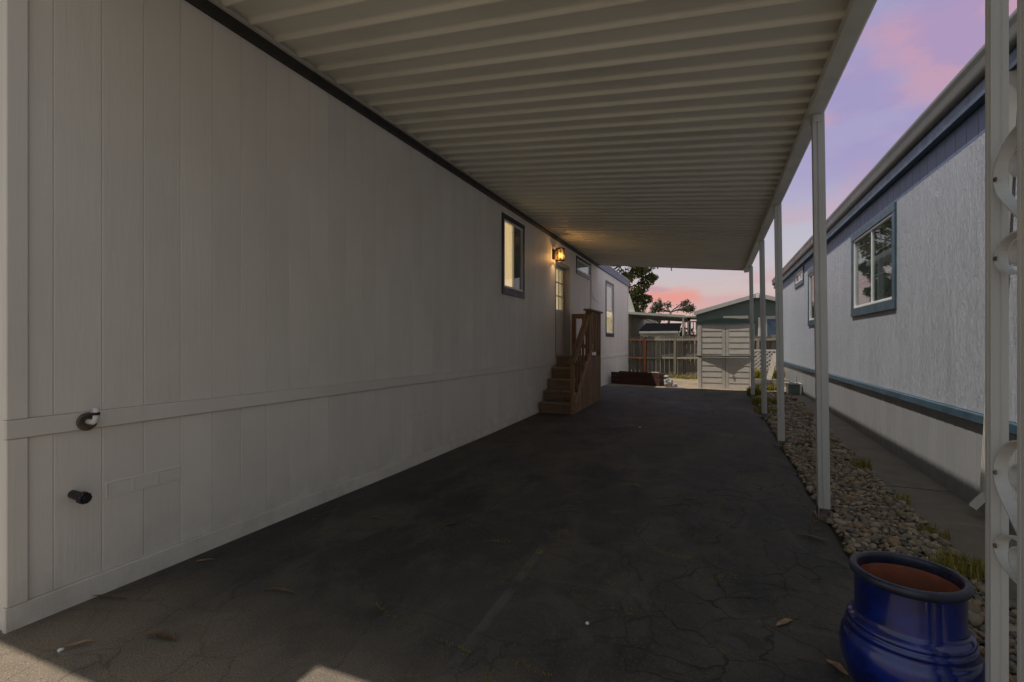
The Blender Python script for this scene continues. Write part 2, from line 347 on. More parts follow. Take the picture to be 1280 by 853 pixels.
def asphalt_mat():
    b = NB('old_asphalt'); o = b.tc.outputs['Object']
    sp = b.N.new('ShaderNodeSeparateXYZ'); b.L.new(o, sp.inputs[0]); X, Y, Z = sp.outputs
    big = b.noise(.55, 6, src=o, rough=.62); med = b.noise(3.2, 6, src=o, rough=.65); fine = b.noise(170, 3, src=o); ag = b.noise(75, 2, src=o)
    cc = b.mix(b.rng(big, .32, .68), (.034, .032, .031), (.086, .077, .068))
    stn = b.noise(1.1, 5, (1, .45, 1), .6, src=o); cc = b.mix(b.math('MULTIPLY', b.rng(stn, .50, .64), .75), cc, (.020, .022, .028))
    cc = b.mix(b.math('MULTIPLY', b.rng(b.noise(1.9, 7, (1, .6, 1), .7, .6, src=o), .46, .62), .6), cc, (.118, .100, .080))
    cc = b.mix(b.math('MULTIPLY', b.rng(b.noise(2.7, 6, (1, .7, 1), .65, .4, src=o), .54, .66), .6), cc, (.022, .022, .025))
    cc = b.mix(b.math('MULTIPLY', b.rng(med, .48, .75), .5), cc, (.115, .096, .074))
    cc = b.mix(b.math('MULTIPLY', b.rng(ag, .55, .72), .5), cc, (.15, .135, .115))
    cc = b.mix(b.math('MULTIPLY', b.rng(fine, .3, .5, 1, 0), .55), cc, (.018, .017, .016))
    # sunlight painted in: asphalt paler and tan toward the street end
    sunlit_pale = b.math('MULTIPLY', b.rng(Y, 2.1, 1.0), b.rng(med, .25, .6, .5, 1.)); cc = b.mix(sunlit_pale, cc, (.23, .178, .125)); cc = b.mix(b.math('MULTIPLY', sunlit_pale, b.rng(b.noise(170, 2, src=o), .54, .72)), cc, (.42, .36, .28)); cc = b.mix(b.math('MULTIPLY', sunlit_pale, b.math('MULTIPLY', b.rng(b.noise(130, 2, src=o), .46, .30), .7)), cc, (.075, .06, .045))
    # cracks
    wv = b.N.new('ShaderNodeVectorMath'); wv.operation = 'MULTIPLY_ADD'
    wn = b.N.new('ShaderNodeTexNoise'); wn.inputs['Scale'].default_value = 2.6; wn.inputs['Detail'].default_value = 5; b.L.new(o, wn.inputs[0])
    b.L.new(wn.outputs['Color'], wv.inputs[0]); wv.inputs[1].default_value = (.45, .45, 0); b.L.new(o, wv.inputs[2])
    def crack(scale, w):
        v = b.N.new('ShaderNodeTexVoronoi'); v.feature = 'DISTANCE_TO_EDGE'; v.inputs['Scale'].default_value = scale
        b.L.new(b.mapping((1, 1, 0), wv.outputs[0]), v.inputs[0]); return b.rng(v.outputs[0], w*.25, w, 1, 0)
    zone = b.math('MULTIPLY', b.rng(b.noise(.7, 3, src=o), .38, .56), b.rng(Y, 6.5, 4.4))
    zoneR = b.math('MULTIPLY', b.rng(X, -1.0, .0), b.rng(Y, 7.0, 5.0)); zone2 = b.math('MAXIMUM', b.math('MULTIPLY', zone, .42), zoneR)
    c1 = b.math('MULTIPLY', b.math('MULTIPLY', crack(1.15, .0075), b.rng(X, -2.0, -1.0, .15, 1)), b.math('MULTIPLY', b.rng(Y, 7, 4), .55)); c2 = b.math('MULTIPLY', crack(3.6, .026), zone2); c3 = b.math('MULTIPLY', crack(8.5, .045), b.math('MULTIPLY', zoneR, b.rng(med, .45, .6)))
    cr = b.math('MAXIMUM', c1, b.math('MAXIMUM', b.math('MULTIPLY', c2, .95), b.math('MULTIPLY', c3, .6)))
    cr = b.math('MULTIPLY', cr, b.rng(b.noise(1.7, 3, src=o), .33, .5, .25, 1))
    cc = b.mix(b.math('MULTIPLY', cr, .82), cc, (.010, .009, .008))
    moss = b.math('MULTIPLY', b.math('MAXIMUM', crack(1.15, .028), b.math('MULTIPLY', crack(3.6, .04), .6)), b.math('MULTIPLY', b.rng(b.noise(2.1, 4, src=o), .55, .64), b.rng(b.noise(60, 2, src=o), .45, .6)))
    cc = b.mix(b.math('MULTIPLY', moss, b.rng(Y, 6, 4)), cc, (.17, .125, .030))
    # faded straight seam left by an old trench
    ln = b.math('ABSOLUTE', b.math('SUBTRACT', X, b.math('ADD', b.math('MULTIPLY', Y, -.03), -.93)))
    seam = b.math('MULTIPLY', b.rng(ln, .022, .030, 1, 0), b.math('MULTIPLY', b.rng(b.noise(5, 5, src=o), .38, .55), b.rng(Y, 3.1, 2.9)))
    cc = b.mix(b.math('MULTIPLY', seam, .6), cc, (.13, .115, .10))
    n1 = b.bump(fine, .7, .006); n2 = b.bump(ag, .5, .006, n1); n3 = b.bump(cr, -1.0, .02, n2); n4 = b.bump(med, .25, .03, n3)
    return b.out(cc, b.rng(big, .3, .7, .62, .85), n4, spec=.4)
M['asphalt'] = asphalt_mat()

def stone_mat():
    b = NB('river_stone'); g = b.N.new('ShaderNodeNewGeometry')
    r = b.math('FRACT', b.math('ADD', g.outputs['Random Per Island'], b.math('MULTIPLY', b.oi.outputs['Random'], 7.3)))
    ramp = b.N.new('ShaderNodeValToRGB'); b.L.new(r, ramp.inputs[0]); e = ramp.color_ramp; e.interpolation = 'CONSTANT'
    cols = [(.23,.19,.135), (.30,.235,.155), (.17,.155,.135), (.37,.30,.21), (.26,.18,.11), (.13,.11,.09), (.28,.235,.17), (.41,.34,.245), (.21,.17,.12), (.32,.21,.125)]
    while len(e.elements) < len(cols): e.elements.new(.5)
    for i, c in enumerate(cols): e.elements[i].position = i/len(cols); e.elements[i].color = c+(1,)
    n = b.noise(40, 5); cc = b.mix(b.rng(n, .3, .7, .66, .92), (0, 0, 0), ramp.outputs[0])
    cc = b.mix(b.math('MULTIPLY', b.rng(b.noise(14, 4), .5, .75), .35), cc, (.09, .075, .06))
    return b.out(cc, .6, b.bump(b.noise(120, 3), .25, .002), spec=.4)
M['stone'] = stone_mat()

def glaze_mat():
    b = NB('cobalt_glaze'); n = b.noise(9, 5); run = b.noise(22, 4, (1, 1, .15))
    cc = b.mix(b.rng(n, .35, .7), (.002, .008, .085), (.004, .020, .21)); cc = b.mix(b.math('MULTIPLY', b.rng(run, .55, .8), .5), cc, (.006, .016, .085))
    return b.out(cc, b.rng(n, .3, .7, .10, .22), b.bump(b.noise(20, 3), .06, .004), spec=.6, coat=.4)
M['glaze'] = glaze_mat()
M['rimglaze'] = simple('worn_rim_glaze', (.018, .022, .045), .35, .4, 20, .15, 60)
M['terracotta'] = simple('terracotta', (.24, .075, .040), .85, .25, 9, .3, 60, dirt=(.10, .035, .02), dirt_amt=.5)

def glass(name='window_glass', tint=(.9, .95, .95)):
    b = NB(name); m = b.m; b.N.remove(b.p)
    gl = b.N.new('ShaderNodeBsdfGlossy'); gl.inputs['Roughness'].default_value = .02
    tr = b.N.new('ShaderNodeBsdfTransparent'); tr.inputs[0].default_value = tint+(1,)
    fr = b.N.new('ShaderNodeLayerWeight'); fr.inputs['Blend'].default_value = .5
    f = b.math('ADD', b.math('MULTIPLY', b.math('POWER', fr.outputs['Facing'], 5.), .94), .045, True); mx = b.N.new('ShaderNodeMixShader')
    b.L.new(f, mx.inputs[0]); b.L.new(tr.outputs[0], mx.inputs[1]); b.L.new(gl.outputs[0], mx.inputs[2]); b.L.new(mx.outputs[0], b.N['Material Output'].inputs[0]); return m
M['glass'] = glass()
def emit(name, c, strength, scale=None, base=(.5, .45, .35)):
    b = NB(name); n = b.noise(3, 4, (1, 6, .4)); cc = b.mix(b.rng(n, .3, .7), tuple(v*.85 for v in c), c)
    b.out(base, .8); b.lk(cc, b.p.inputs['Emission Color']); b.p.inputs['Emission Strength'].default_value = strength; return b.m
M['lit_blind'] = emit('lit_window_blind', (.90, .57, .28), .75)
M['lit_curtain'] = emit('lit_room_curtain', (.92, .64, .34), .62)
M['pale_blind'] = simple('pale_blind', (.72, .72, .74), .5, .04, 3, .05, 30)  # white backing that paints the sky's reflection into the upper pane
M['dim_room'] = simple('dim_room', (.055, .06, .055), .8, .4, 2, .1, 20)
M['screen'] = simple('insect_screen', (.045, .04, .036), .7, .15, 5, .2, 400)
M['frosted'] = simple('frosted_pane', (.34, .38, .33), .25, .1, 3, .05, 30)
def shade_mat():
    b = NB('amber_glass'); m = b.m; b.N.remove(b.p)
    tr = b.N.new('ShaderNodeBsdfTransparent'); tr.inputs[0].default_value = (1, .80, .48, 1)
    tl = b.N.new('ShaderNodeBsdfTranslucent'); tl.inputs[0].default_value = (1, .66, .28, 1)
    mx = b.N.new('ShaderNodeMixShader'); mx.inputs[0].default_value = .10
    b.L.new(tr.outputs[0], mx.inputs[1]); b.L.new(tl.outputs[0], mx.inputs[2]); b.L.new(mx.outputs[0], b.N['Material Output'].inputs[0]); return m
M['amber'] = shade_mat()
M['bulb'] = emit('lit_bulb', (1, .72, .22), 2.2)

# ------------------------------------------------------------------ ground sheets
def sheet(name, mat, xs, ys, zf, edge=None):
    mb = MB(); vs = [(x if not edge else edge(x, y), y, zf(x, y)) for y in ys for x in xs]; n = len(xs)
    mb.add(vs, [(j*n+i, j*n+i+1, (j+1)*n+i+1, (j+1)*n+i) for j in range(len(ys)-1) for i in range(n-1)], True)
    return struct(name, mb, mat)
ysn = [-600, -60, -20, -8]+[i*.5 for i in range(-8, 48)]+[30, 45, 80, 200, 900]
sheet('ground', M['ground'], [-700, -60, -12, -6, -3, 0, 2, 4, 8, 20, 60, 700], ysn, lambda x, y: GZ(y)-.07)
def ragged(x, y):
    return x+(mnoise.noise((y*2.1, 3, 0))*.035+mnoise.noise((y*7, 9, 0))*.02 if x > .6 else 0)
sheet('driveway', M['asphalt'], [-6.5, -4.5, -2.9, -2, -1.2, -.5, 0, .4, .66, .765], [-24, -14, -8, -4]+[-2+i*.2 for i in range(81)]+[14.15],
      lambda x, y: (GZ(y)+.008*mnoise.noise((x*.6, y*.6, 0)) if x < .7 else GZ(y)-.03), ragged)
sheet('street', simple('street_asphalt', (.09, .085, .078), .9, .15, 1, .4, 60), [-200, 200], [-120, -24.02], lambda x, y: -.01)
sheet('yard_dirt', M['dirt'], [-3.05+i*.25 for i in range(21)], [13.9+i*.25 for i in range(21)], lambda x, y: GZ(y)+.003+.012*mnoise.noise((x*1.5, y*1.5, 5)))
WALK = [(-4, 1.40), (2, 1.40), (3.6, 1.42), (4.4, 1.43), (5.7, 1.46), (8, 1.53), (12.2, 1.66), (14, 1.70)]
def walk_edge(y):
    for (a, p), (b, q) in zip(WALK, WALK[1:]):
        if a <= y <= b: return p+(q-p)*(y-a)/(b-a)
    return 1.4
gb = sheet('gravel_bed', simple('bed_soil', (.075, .062, .05), .95, .3, 6, .5, 60), [.70, .9, 1.1, 1.3, 1.75], [-4+i*.5 for i in range(37)], lambda x, y: GZ(y)-.045)
ORG[gb] = Vector((0, 0, 0))

# concrete walk: slabs
wk = MB(); wk.add([(1.38, -4.2, -.13), (2.1, -4.2, -.13), (2.1, 14.1, -.06), (1.6, 14.1, -.06)], [(0, 1, 2, 3)])
walk = struct('walkway', wk, M['concrete']); ORG[walk] = Vector((0, 0, 0))
ys = [-4, -1.6, .8, 3.2, 5.55, 7.75, 9.9, 12.0, 14.0]
for a, b_ in zip(ys, ys[1:]):
    a += .008; b_ -= .008; e0, e1 = walk_edge(a), walk_edge(b_); z0, z1 = GZ(a)-.025, GZ(b_)-.025
    dz = random.uniform(-.008, .008); z0 += dz; z1 += dz*.3
    mb = MB(); c = .012; n = 6
    vs = []
    for k in range(n+1):
        t = k/n; y = a+(b_-a)*t; e = e0+(e1-e0)*t+.012*mnoise.noise((y*3, 1, 0)); z = z0+(z1-z0)*t
        vs += [(e, y, z-.1), (e, y, z-c), (e+c, y, z), (1.97, y, z)]
    fs = []
    for k in range(n):
        for i in range(3): fs.append((k*4+i, k*4+i+1, (k+1)*4+i+1, (k+1)*4+i))
    fs += [(0, 1, 2, 3), tuple(n*4+i for i in (3, 2, 1, 0))]
    mb.add(vs, fs); mb.build('slab', M['concrete'], walk, (1.7, (a+b_)/2, 0))

# ------------------------------------------------------------------ siding
def siding(parent, name, mat, xb, xf, y0, y1, pitch, gap, z0, z1, holes=(), ch=.004, phase=0.):
    """Upright boards with a face at xf and a back at xb, cut round the openings; each board one object."""
    cache = {}
    y = y0+phase if phase else y0
    edges = [y0]+([y0+phase] if phase else [])
    while edges[-1]+pitch < y1-.02: edges.append(edges[-1]+pitch)
    edges.append(y1)
    sg = 1 if xf > xb else -1
    for a, b_ in zip(edges, edges[1:]):
        a += gap/2; b_ -= gap/2
        hs = [h for h in holes if h[0] < b_ and h[1] > a and h[2] < z1 and h[3] > z0]
        def piece(mb, ya, yb, za, zb, l, r):
            ca = ch if l else 0; cb = ch if r else 0
            pl = [(xb, ya), (xf-sg*ch if l else xf, ya)]+([(xf, ya+ca)] if l else [])+([(xf, yb-cb)] if r else [])+[(xf-sg*ch if r else xf, yb), (xb, yb)]
            mb.prism(pl, 'z', za, zb)
        if not hs:
            k = round(b_-a, 4)
            if k not in cache:
                mb = MB(); piece(mb, a, b_, z0, z1, True, True); cache[k] = mb.mesh(name, mat, (xf, a, z0))
            inst(name, cache[k], parent, (xf, a, z0)); continue
        cuts = sorted({a, b_}|{v for h in hs for v in h[:2] if a < v < b_})
        runs = []
        for ya, yb in zip(cuts, cuts[1:]):
            zs = [(z0, z1)]
            for h in hs:
                if h[0] < (ya+yb)/2 < h[1]:
                    nz = []
                    for p, q in zs:
                        if h[2] > p: nz.append((p, min(q, h[2])))
                        if h[3] < q: nz.append((max(p, h[3]), q))
                    zs = [t for t in nz if t[1]-t[0] > .005]
            runs.append((ya, yb, zs))
        whole = any(len(zs) == 1 and zs[0][0] <= z0 and zs[0][1] >= z1 for _, _, zs in runs)
        zm = sum((h[2]+h[3])/2 for h in hs)/len(hs)
        for lo in ((None,) if whole else (True, False)):
            mb = MB()
            for ya, yb, zs in runs:
                for p, q in zs:
                    if lo is None or lo == ((p+q)/2 < zm): piece(mb, ya, yb, p, q, ya == a, yb == b_)
            if mb.v: mb.build(name, mat, parent, (xf, a, z0))

def window(parent, sg, xf, ya, yb, za, zb, tw, tb, tt, trim, panes, sash=None, proud=.018, grids=()):
    """Trim, sash, panes and what is behind them; sg is the side the wall faces (+1 = +x)."""
    X = lambda d: xf+sg*d
    def bx(mb, d0, d1, *r): a, b_ = sorted((X(d0), X(d1))); mb.cbox(a, b_, *r, c=.003)
    f = MB()
    bx(f, -.05, proud, ya, yb, zb-tt, zb); bx(f, -.05, proud, ya-.0, yb+.0, za, za+tb)
    bx(f, -.05, proud-.003, ya+.001, ya+tw, za+tb, zb-tt); bx(f, -.05, proud-.003, yb-tw, yb-.001, za+tb, zb-tt)
    w = f.build('window', trim, parent, (X(0), (ya+yb)/2, za))
    a, b_, c, d = ya+tw, yb-tw, za+tb, zb-tt; s = .032
    sm = sash or M['vinyl']
    m = MB()
    bx(m, -.045, .010, a, b_, c, c+s); bx(m, -.045, .010, a, b_, d-s, d); bx(m, -.045, .008, a, a+s, c+s, d-s); bx(m, -.045, .008, b_-s, b_, c+s, d-s)
    m.build('sash', sm, w)
    for i, (p, q, r0, r1, back) in enumerate(panes):
        P = a+s+(b_-a-2*s)*p; Q = a+s+(b_-a-2*s)*q; Z0 = c+s+(d-c-2*s)*r0; Z1 = c+s+(d-c-2*s)*r1
        g = MB(); bx(g, -.012-.006*(i % 2), -.008-.006*(i % 2), P, Q, Z0, Z1); g.build('pane', M['glass'], w)
        g = MB(); bx(g, -.048, -.034, P, Q, Z0, Z1); g.build('blind', back, w)
        if q < .99:
            g = MB(); bx(g, -.032, .004, Q-.014, Q+.014, c+s, d-s); g.build('mullion', sm, w)
        if r1 < .99:
            g = MB(); bx(g, -.032, .003, a+s, b_-s, Z1-.016, Z1+.016); g.build('mullion', sm, w)
    for (p, r0, r1, q0, q1) in grids:   # thin glazing bars: upright at p, or across at r
        g = MB()
        if p is not None:
            P = a+s+(b_-a-2*s)*p; bx(g, -.026, -.022, P-.006, P+.006, c+s, d-s)
        else:
            Z = c+s+(d-c-2*s)*r0; bx(g, -.027, -.023, a+s+(b_-a-2*s)*q0, a+s+(b_-a-2*s)*q1, Z-.006, Z+.006)
        g.build('glazing_bar', M['frosted'], w)
    return w

# ------------------------------------------------------------------ white home on the left
XL = -2.97
LH = thing('mobile_home', 'long white grooved-board mobile home with slate blue trim beside the carport', 'house', (XL, 1.18, 0))
mb = MB(); mb.prism([(-3.16, -.2), (-3.16, 3.42), (-6.2, 3.92), (-9.4, 3.42), (-9.4, -.2)], 'y', 1.2, 18.36); mb.build('core_wall', M['cream_wall'], LH)
mb = MB(); mb.box(-9.4, -2.99, 1.185, 1.2, -.2, 3.42); mb.build('end_wall', M['white_siding'], LH)
W1 = (6.78, 7.72, 2.05, 3.28); W2 = (11.06, 12.48, 2.92, 3.335); W3 = (14.38, 15.60, 1.50, 3.16); DR = (9.46, 10.52, 1.045, 2.99)
holes = [W1, W2, W3, DR]
# backing behind the grooves
back = MB()
ycut = sorted({1.2, 18.36}|{v for h in holes for v in h[:2]})
for a, b_ in zip(ycut, ycut[1:]):
    hh = [h for h in holes if h[0] < (a+b_)/2 < h[1]]
    if not hh: back.box(-3.158, -2.9758, a, b_, -.2, 3.40)
    else: back.box(-3.158, -2.9758, a, b_, -.2, hh[0][2]); back.box(-3.158, -2.9758, a, b_, hh[0][3], 3.40)
back.build('backing_wall', M['white_siding'], LH)
siding(LH, 'siding_board', M['white_siding'], -2.9755, -2.970, 1.262, 18.30, .2045, .003, 0.962, 3.385, holes, ch=.0026, phase=.097)
siding(LH, 'skirting_board', M['white_siding'], -2.9755, -2.970, 1.262, 18.30, .2045, .003, 0.112, .868, (), ch=.0026, phase=.097)
def bar_y(name, mat, x0, x1, y0, y1, z0, z1, n=1, parent=None, c=.004, gap=.0):
    L_ = (y1-y0)/n
    for i in range(n):
        m = MB(); m.cbox(x0, x1, y0+i*L_+gap*(i > 0), y0+(i+1)*L_, z0, z1, c); m.build(name, mat, parent, ((x0+x1)/2, y0+i*L_, z0))
bar_y('belt_board', M['white_trim'], -2.984, -2.952, 1.178, 18.36, .872, .958, 4, LH, gap=.003)
bar_y('base_board', M['white_trim'], -2.984, -2.956, 1.176, 18.36, -.12, .108, 4, LH, gap=.003)
for y in (1.18, 18.28):
    for z0, z1 in ((.110, .870), (.960, 3.384)):
        m = MB(); m.cbox(-2.990, -2.954, y, y+.078, z0, z1); m.build('corner_board', M['white_trim'], LH)
bar_y('fascia', M['flashing'], -2.985, -2.930, .56, 13.38, 3.388, 3.60, 3, LH, gap=.003)  # same fascia under the canopy, its shade painted in as dark brown
bar_y('fascia', M['blue_fascia'], -2.985, -2.930, 13.383, 18.46, 3.388, 3.60, 2, LH, gap=.003)
rf = MB(); rf.prism([(-2.925, 3.605), (-2.925, 3.63), (-6.2, 4.10), (-9.5, 3.63), (-9.5, 3.605), (-6.2, 4.03)], 'y', .56, 18.48); rf.build('roof', M['roof'], LH)
gf = MB(); gf.prism([(-2.99, 3.43), (-2.99, 3.60), (-6.2, 4.02), (-9.45, 3.60), (-9.45, 3.43)], 'y', .565, .60); gf.prism([(-2.99, 3.43), (-2.99, 3.47), (-9.45, 3.47), (-9.45, 3.43)], 'y', .60, 1.19); gf.build('gable_overhang', M['white_trim'], LH)
# windows
window(LH, 1, XL, *W1, .075, .11, .075, M['slate'], [(0, .52, 0, 1, M['lit_blind']), (.52, 1, 0, 1, M['dim_room'])])
window(LH, 1, XL, *W2, .06, .09, .06, M['slate'], [(0, 1, 0, 1, M['frosted'])])
window(LH, 1, XL, *W3, .085, .10, .085, M['slate'], [(0, 1, 0, .46, M['lit_curtain']), (0, 1, .46, 1, M['pale_blind'])])
# door set back in its opening
y0, y1, z0, z1 = DR
m = MB(); m.cbox(-3.15, -2.962, y0, y0+.05, z0, z1); m.cbox(-3.15, -2.962, y1-.05, y1, z0, z1); m.cbox(-3.15, -2.960, y0+.05, y1-.05, z1-.05, z1); m.cbox(-3.15, -2.955, y0+.05, y1-.05, z0, z0+.03)
m.build('door_frame', simple('grey_jamb_paint', (.34, .33, .33), .5, .06, 3, .05, 40), LH)  # whole door frame one grey, darker than the white trim
dm = simple('white_door_paint', (.62, .60, .57), .4, .05, 2, .04, 30)
a, b_, c, d = y0+.055, y1-.055, z0+.035, z1-.055
gy0, gy1, gz0, gz1 = 9.62, 10.36, 2.02, 2.88
m = MB(); m.box(-3.135, -3.085, a, gy0, c, d); m.box(-3.135, -3.085, gy1, b_, c, d); m.box(-3.135, -3.085, gy0, gy1, c, gz0); m.box(-3.135, -3.085, gy0, gy1, gz1, d)
m.cbox(-3.09, -3.075, a+.12, b_-.12, c+.18, gz0-.16, .012); door = m.build('door', dm, LH)
m = MB(); m.box(-3.118, -3.112, gy0, gy1, gz0, gz1); m.build('pane', M['glass'], door)
m = MB(); m.box(-3.145, -3.137, gy0-.03, gy1+.03, gz0-.03, gz1+.03); m.build('curtain', M['lit_curtain'], door)
m = MB()
for k in (1, 2): yy = gy0+(gy1-gy0)*k/3; m.box(-3.111, -3.08, yy-.012, yy+.012, gz0, gz1)
for k in (1, 2): zz = gz0+(gz1-gz0)*k/3; m.box(-3.110, -3.079, gy0, gy1, zz-.012, zz+.012)
m.build('glazing_bar', dm, door)
m = MB(); m.lathe([(.001, .05), (.02, .05), (.028, .035), (.02, .015), (.012, 0)], (0, 0, 0), 16)
kn = MB(); kn.v = [(-3.085+z, 9.56+x, 2.0+y) for x, y, z in m.v]; kn.f = m.f; kn.sm = m.sm; kn.build('handle', M['rust'], door)
# skirting vents
def skirt_vent(ya, yb, za, n):
    f = MB(); zt = za+.085
    f.cbox(XL-.002, XL+.0045, ya, yb, za, za+.012, .002); f.cbox(XL-.002, XL+.0045, ya, yb, zt-.012, zt, .002)
    L_ = (yb-ya)/n
    for i in range(n+1):
        yy = ya+i*L_; f.cbox(XL-.002, XL+.004, max(ya, yy-.008), min(yb, yy+.008), za+.012, zt-.012, .002)
    v = f.build('skirt_vent', M['white_trim'], LH)
    s = MB()
    for i in range(n):
        for k in range(6):
            zz = za+.016+k*.0098; s.add([(XL+.004, ya+i*L_+.01, zz), (XL+.004, ya+(i+1)*L_-.01, zz), (XL+.001, ya+(i+1)*L_-.01, zz+.008), (XL+.001, ya+i*L_+.01, zz+.008)], [(0, 1, 2, 3)])
    s.build('louvre', M['white_trim'], v)
skirt_vent(1.58, 1.97, .49, 3); skirt_vent(4.38, 4.74, .50, 3)
m = MB(); m.cbox(XL, XL+.025, 7.98, 8.10, .40, .56); m.build('outlet_cover', M['white_trim'], LH)
m = MB(); m.tube([(XL+.012, 12.50, .97), (XL+.012, 12.50, 3.38)], .010, 6); m.build('conduit', M['white_trim'], LH)
m = MB(); m.tube([(XL+.012, 12.52, 2.75+.2*math.sin(i*.6)*.1-.0*i) if False else (XL+.012, 12.52+i*.12, 2.62-.05*math.sin(i*.5)-.03*i) for i in range(9)], .005, 5); m.build('cable', M['white_trim'], LH)

def disc_x(mb, x, y, z, prof, n=24):
    vs = []
    for r, d in prof:
        for k in range(n):
            t = 2*math.pi*k/n; vs.append((x+d, y+r*math.cos(t), z+r*math.sin(t)))
    mb.add(vs, [(i*n+k, i*n+(k+1)%n, (i+1)*n+(k+1)%n, (i+1)*n+k) for i in range(len(prof)-1) for k in range(n)], True); return mb
# nail heads on the trim boards
nl = MB()
y = 1.3
while y < 18.3:
    for z_ in (.03, .085): disc_x(nl, -2.957, y+random.uniform(-.01, .01), z_+random.uniform(-.006, .006), [(.001, .0022), (.004, .002), (.0048, 0)], 6)
    if int(y*10) % 4 == 0: disc_x(nl, -2.953, y, .915+random.uniform(-.02, .02), [(.001, .0022), (.004, .002), (.0048, 0)], 6)
    y += .1
tag(nl.build('nail_head', M['white_trim'], LH), kind='stuff')
# wall fittings
pf = thing('pipe_outlet', 'round grimy flange with a short white elbow pipe on the belt board', 'pipe', (XL+.02, 1.49, .915))
def disc_x(mb, x, y, z, prof, n=24):
    vs = []
    for r, d in prof:
        for k in range(n):
            t = 2*math.pi*k/n; vs.append((x+d, y+r*math.cos(t), z+r*math.sin(t)))
    mb.add(vs, [(i*n+k, i*n+(k+1)%n, (i+1)*n+(k+1)%n, (i+1)*n+k) for i in range(len(prof)-1) for k in range(n)], True); return mb
m = MB(); disc_x(m, -2.951, 1.485, .912, [(.045, 0), (.047, .006), (.042, .011), (.030, .012), (.028, .009), (.001, .010)]); m.build('flange', M['rust'], pf)
m = MB(); m.tube([(-2.945, 1.487, .912), (-2.90, 1.487, .912), (-2.885, 1.488, .918), (-2.878, 1.489, .935), (-2.878, 1.489, .985)], .014, 12); m.build('elbow_pipe', M['pvc'], pf)
m = MB(); m.tube([(-2.878, 1.489, .948), (-2.878, 1.489, .962)], .0165, 12); m.build('pipe_band', M['black'], pf)
hb = thing('drain_valve', 'black screw-capped drain valve sticking out of the white skirting', 'valve', (XL, 1.44, .54))
m = MB(); m.tube([(-2.975, 1.435, .555), (-2.90, 1.437, .548)], .021, 14); m.build('pipe_stub', M['black'], hb)
m = MB(); m.tube([(-2.905, 1.437, .549), (-2.862, 1.438, .544)], .026, 14); m.tube([(-2.862, 1.438, .544), (-2.850, 1.438, .5435)], .016, 12)
for k in range(10):
    t = 2*math.pi*k/10; m.box(-2.90, -2.866, 1.4375+.026*math.cos(t)-.003, 1.4375+.026*math.cos(t)+.003, .546+.026*math.sin(t)-.003, .546+.026*math.sin(t)+.003)
m.build('screw_cap', M['black'], hb)

# lantern
lt = thing('wall_lantern', 'lit bronze wall lantern with ribbed amber glass beside the door', 'lamp', (XL, 9.33, 3.06))
m = MB(); m.cbox(-2.97, -2.945, 9.26, 9.38, 2.97, 3.17, .006); m.build('back_plate', M['dark_metal'], lt)
m = MB(); m.bar((-2.95, 9.33, 3.13), (-2.83, 9.33, 3.16), .03, .02); m.build('arm', M['dark_metal'], lt)
cx, cy = -2.825, 9.33
m = MB(); m.lathe([(.001, .025), (.05, .022), (.092, .008), (.095, 0), (.095, -.014), (.001, -.014)], (cx, cy, 3.165), 24); m.build('cap', M['dark_metal'], lt)
m = MB()
for k in range(8):
    t = 2*math.pi*(k+.5)/8; m.tube([(cx+.084*math.cos(t), cy+.084*math.sin(t), 2.935), (cx+.088*math.cos(t), cy+.088*math.sin(t), 3.155)], .008, 6)
m.lathe([(.074, -.012), (.09, -.012), (.09, .006), (.074, .006), (.074, -.012)], (cx, cy, 2.935), 24); m.build('cage', M['dark_metal'], lt)
m = MB(); m.lathe([(.074+.003*math.cos(0), 0)]+[(.076, z) for z in (.01, .1, .2, .212)], (cx, cy, 2.937), 32); m.build('lamp_glass', M['amber'], lt)
m = MB(); m.lathe([(.001, -.05), (.018, -.044), (.027, -.02), (.024, .01), (.012, .045), (.001, .055)], (cx, cy, 3.045), 16); m.build('bulb', M['bulb'], lt)
pl = bpy.data.lights.new('lantern_light', 'POINT'); pl.energy = 4.5; pl.color = (1, .62, .30); pl.shadow_soft_size = .05; pl.specular_factor = .3
po = bpy.data.objects.new('lantern_light', pl); col.objects.link(po); po.parent = lt; po.location = (cx-XL+.03, 0, 3.02-3.06)

# ------------------------------------------------------------------ carport
CP = thing('carport', 'cream ribbed metal carport roof on slim white posts over the driveway', 'carport', (.77, 4.46, 0))
Y0C, Y1C = .99, 13.37; NP = 60; P = (Y1C-Y0C-.02)/NP
def deckz(x): return 3.492-.098*(x+2.93)
prof = [(0, 0), (.66, .003), (.715, -.003), (.755, -.021), (.785, -.026), (.845, -.026), (.875, -.021), (.94, -.002), (1.0, .001)]
m = MB(); n = len(prof); T = .0012; vs = []
for x in (-2.925, .70):
    for t, dz in prof: vs.append((x, t*(P+.004), deckz(x)+dz))
    for t, dz in prof: vs.append((x, t*(P+.004), deckz(x)+dz+.004))
fs = [(i, i+1, 2*n+i+1, 2*n+i) for i in range(n-1)]+[(n+i, 3*n+i, 3*n+i+1, n+i+1) for i in range(n-1)]
fs += [(0, 2*n, 3*n, n), (n-1, 2*n-1, 4*n-1, 3*n-1)]+[(i, n+i, n+i+1, i+1) for i in range(n-1)]+[(2*n+i, 2*n+i+1, 3*n+i+1, 3*n+i) for i in range(n-1)]
m.add(vs, fs); pm = m.mesh('roof_pan', M['canopy'])
for i in range(NP):
    inst('roof_pan', pm, CP, (0, Y0C+.01+i*P, 0), (random.uniform(-.0012, .0012), 0, 0))
m = MB(); m.prism([(-2.929, 3.452), (-2.895, 3.449), (-2.895, 3.456), (-2.922, 3.459), (-2.922, 3.53), (-2.895, 3.53), (-2.895, 3.537), (-2.929, 3.537)], 'y', Y0C, Y1C); m.build('ledger_channel', M['canopy_edge'], CP)
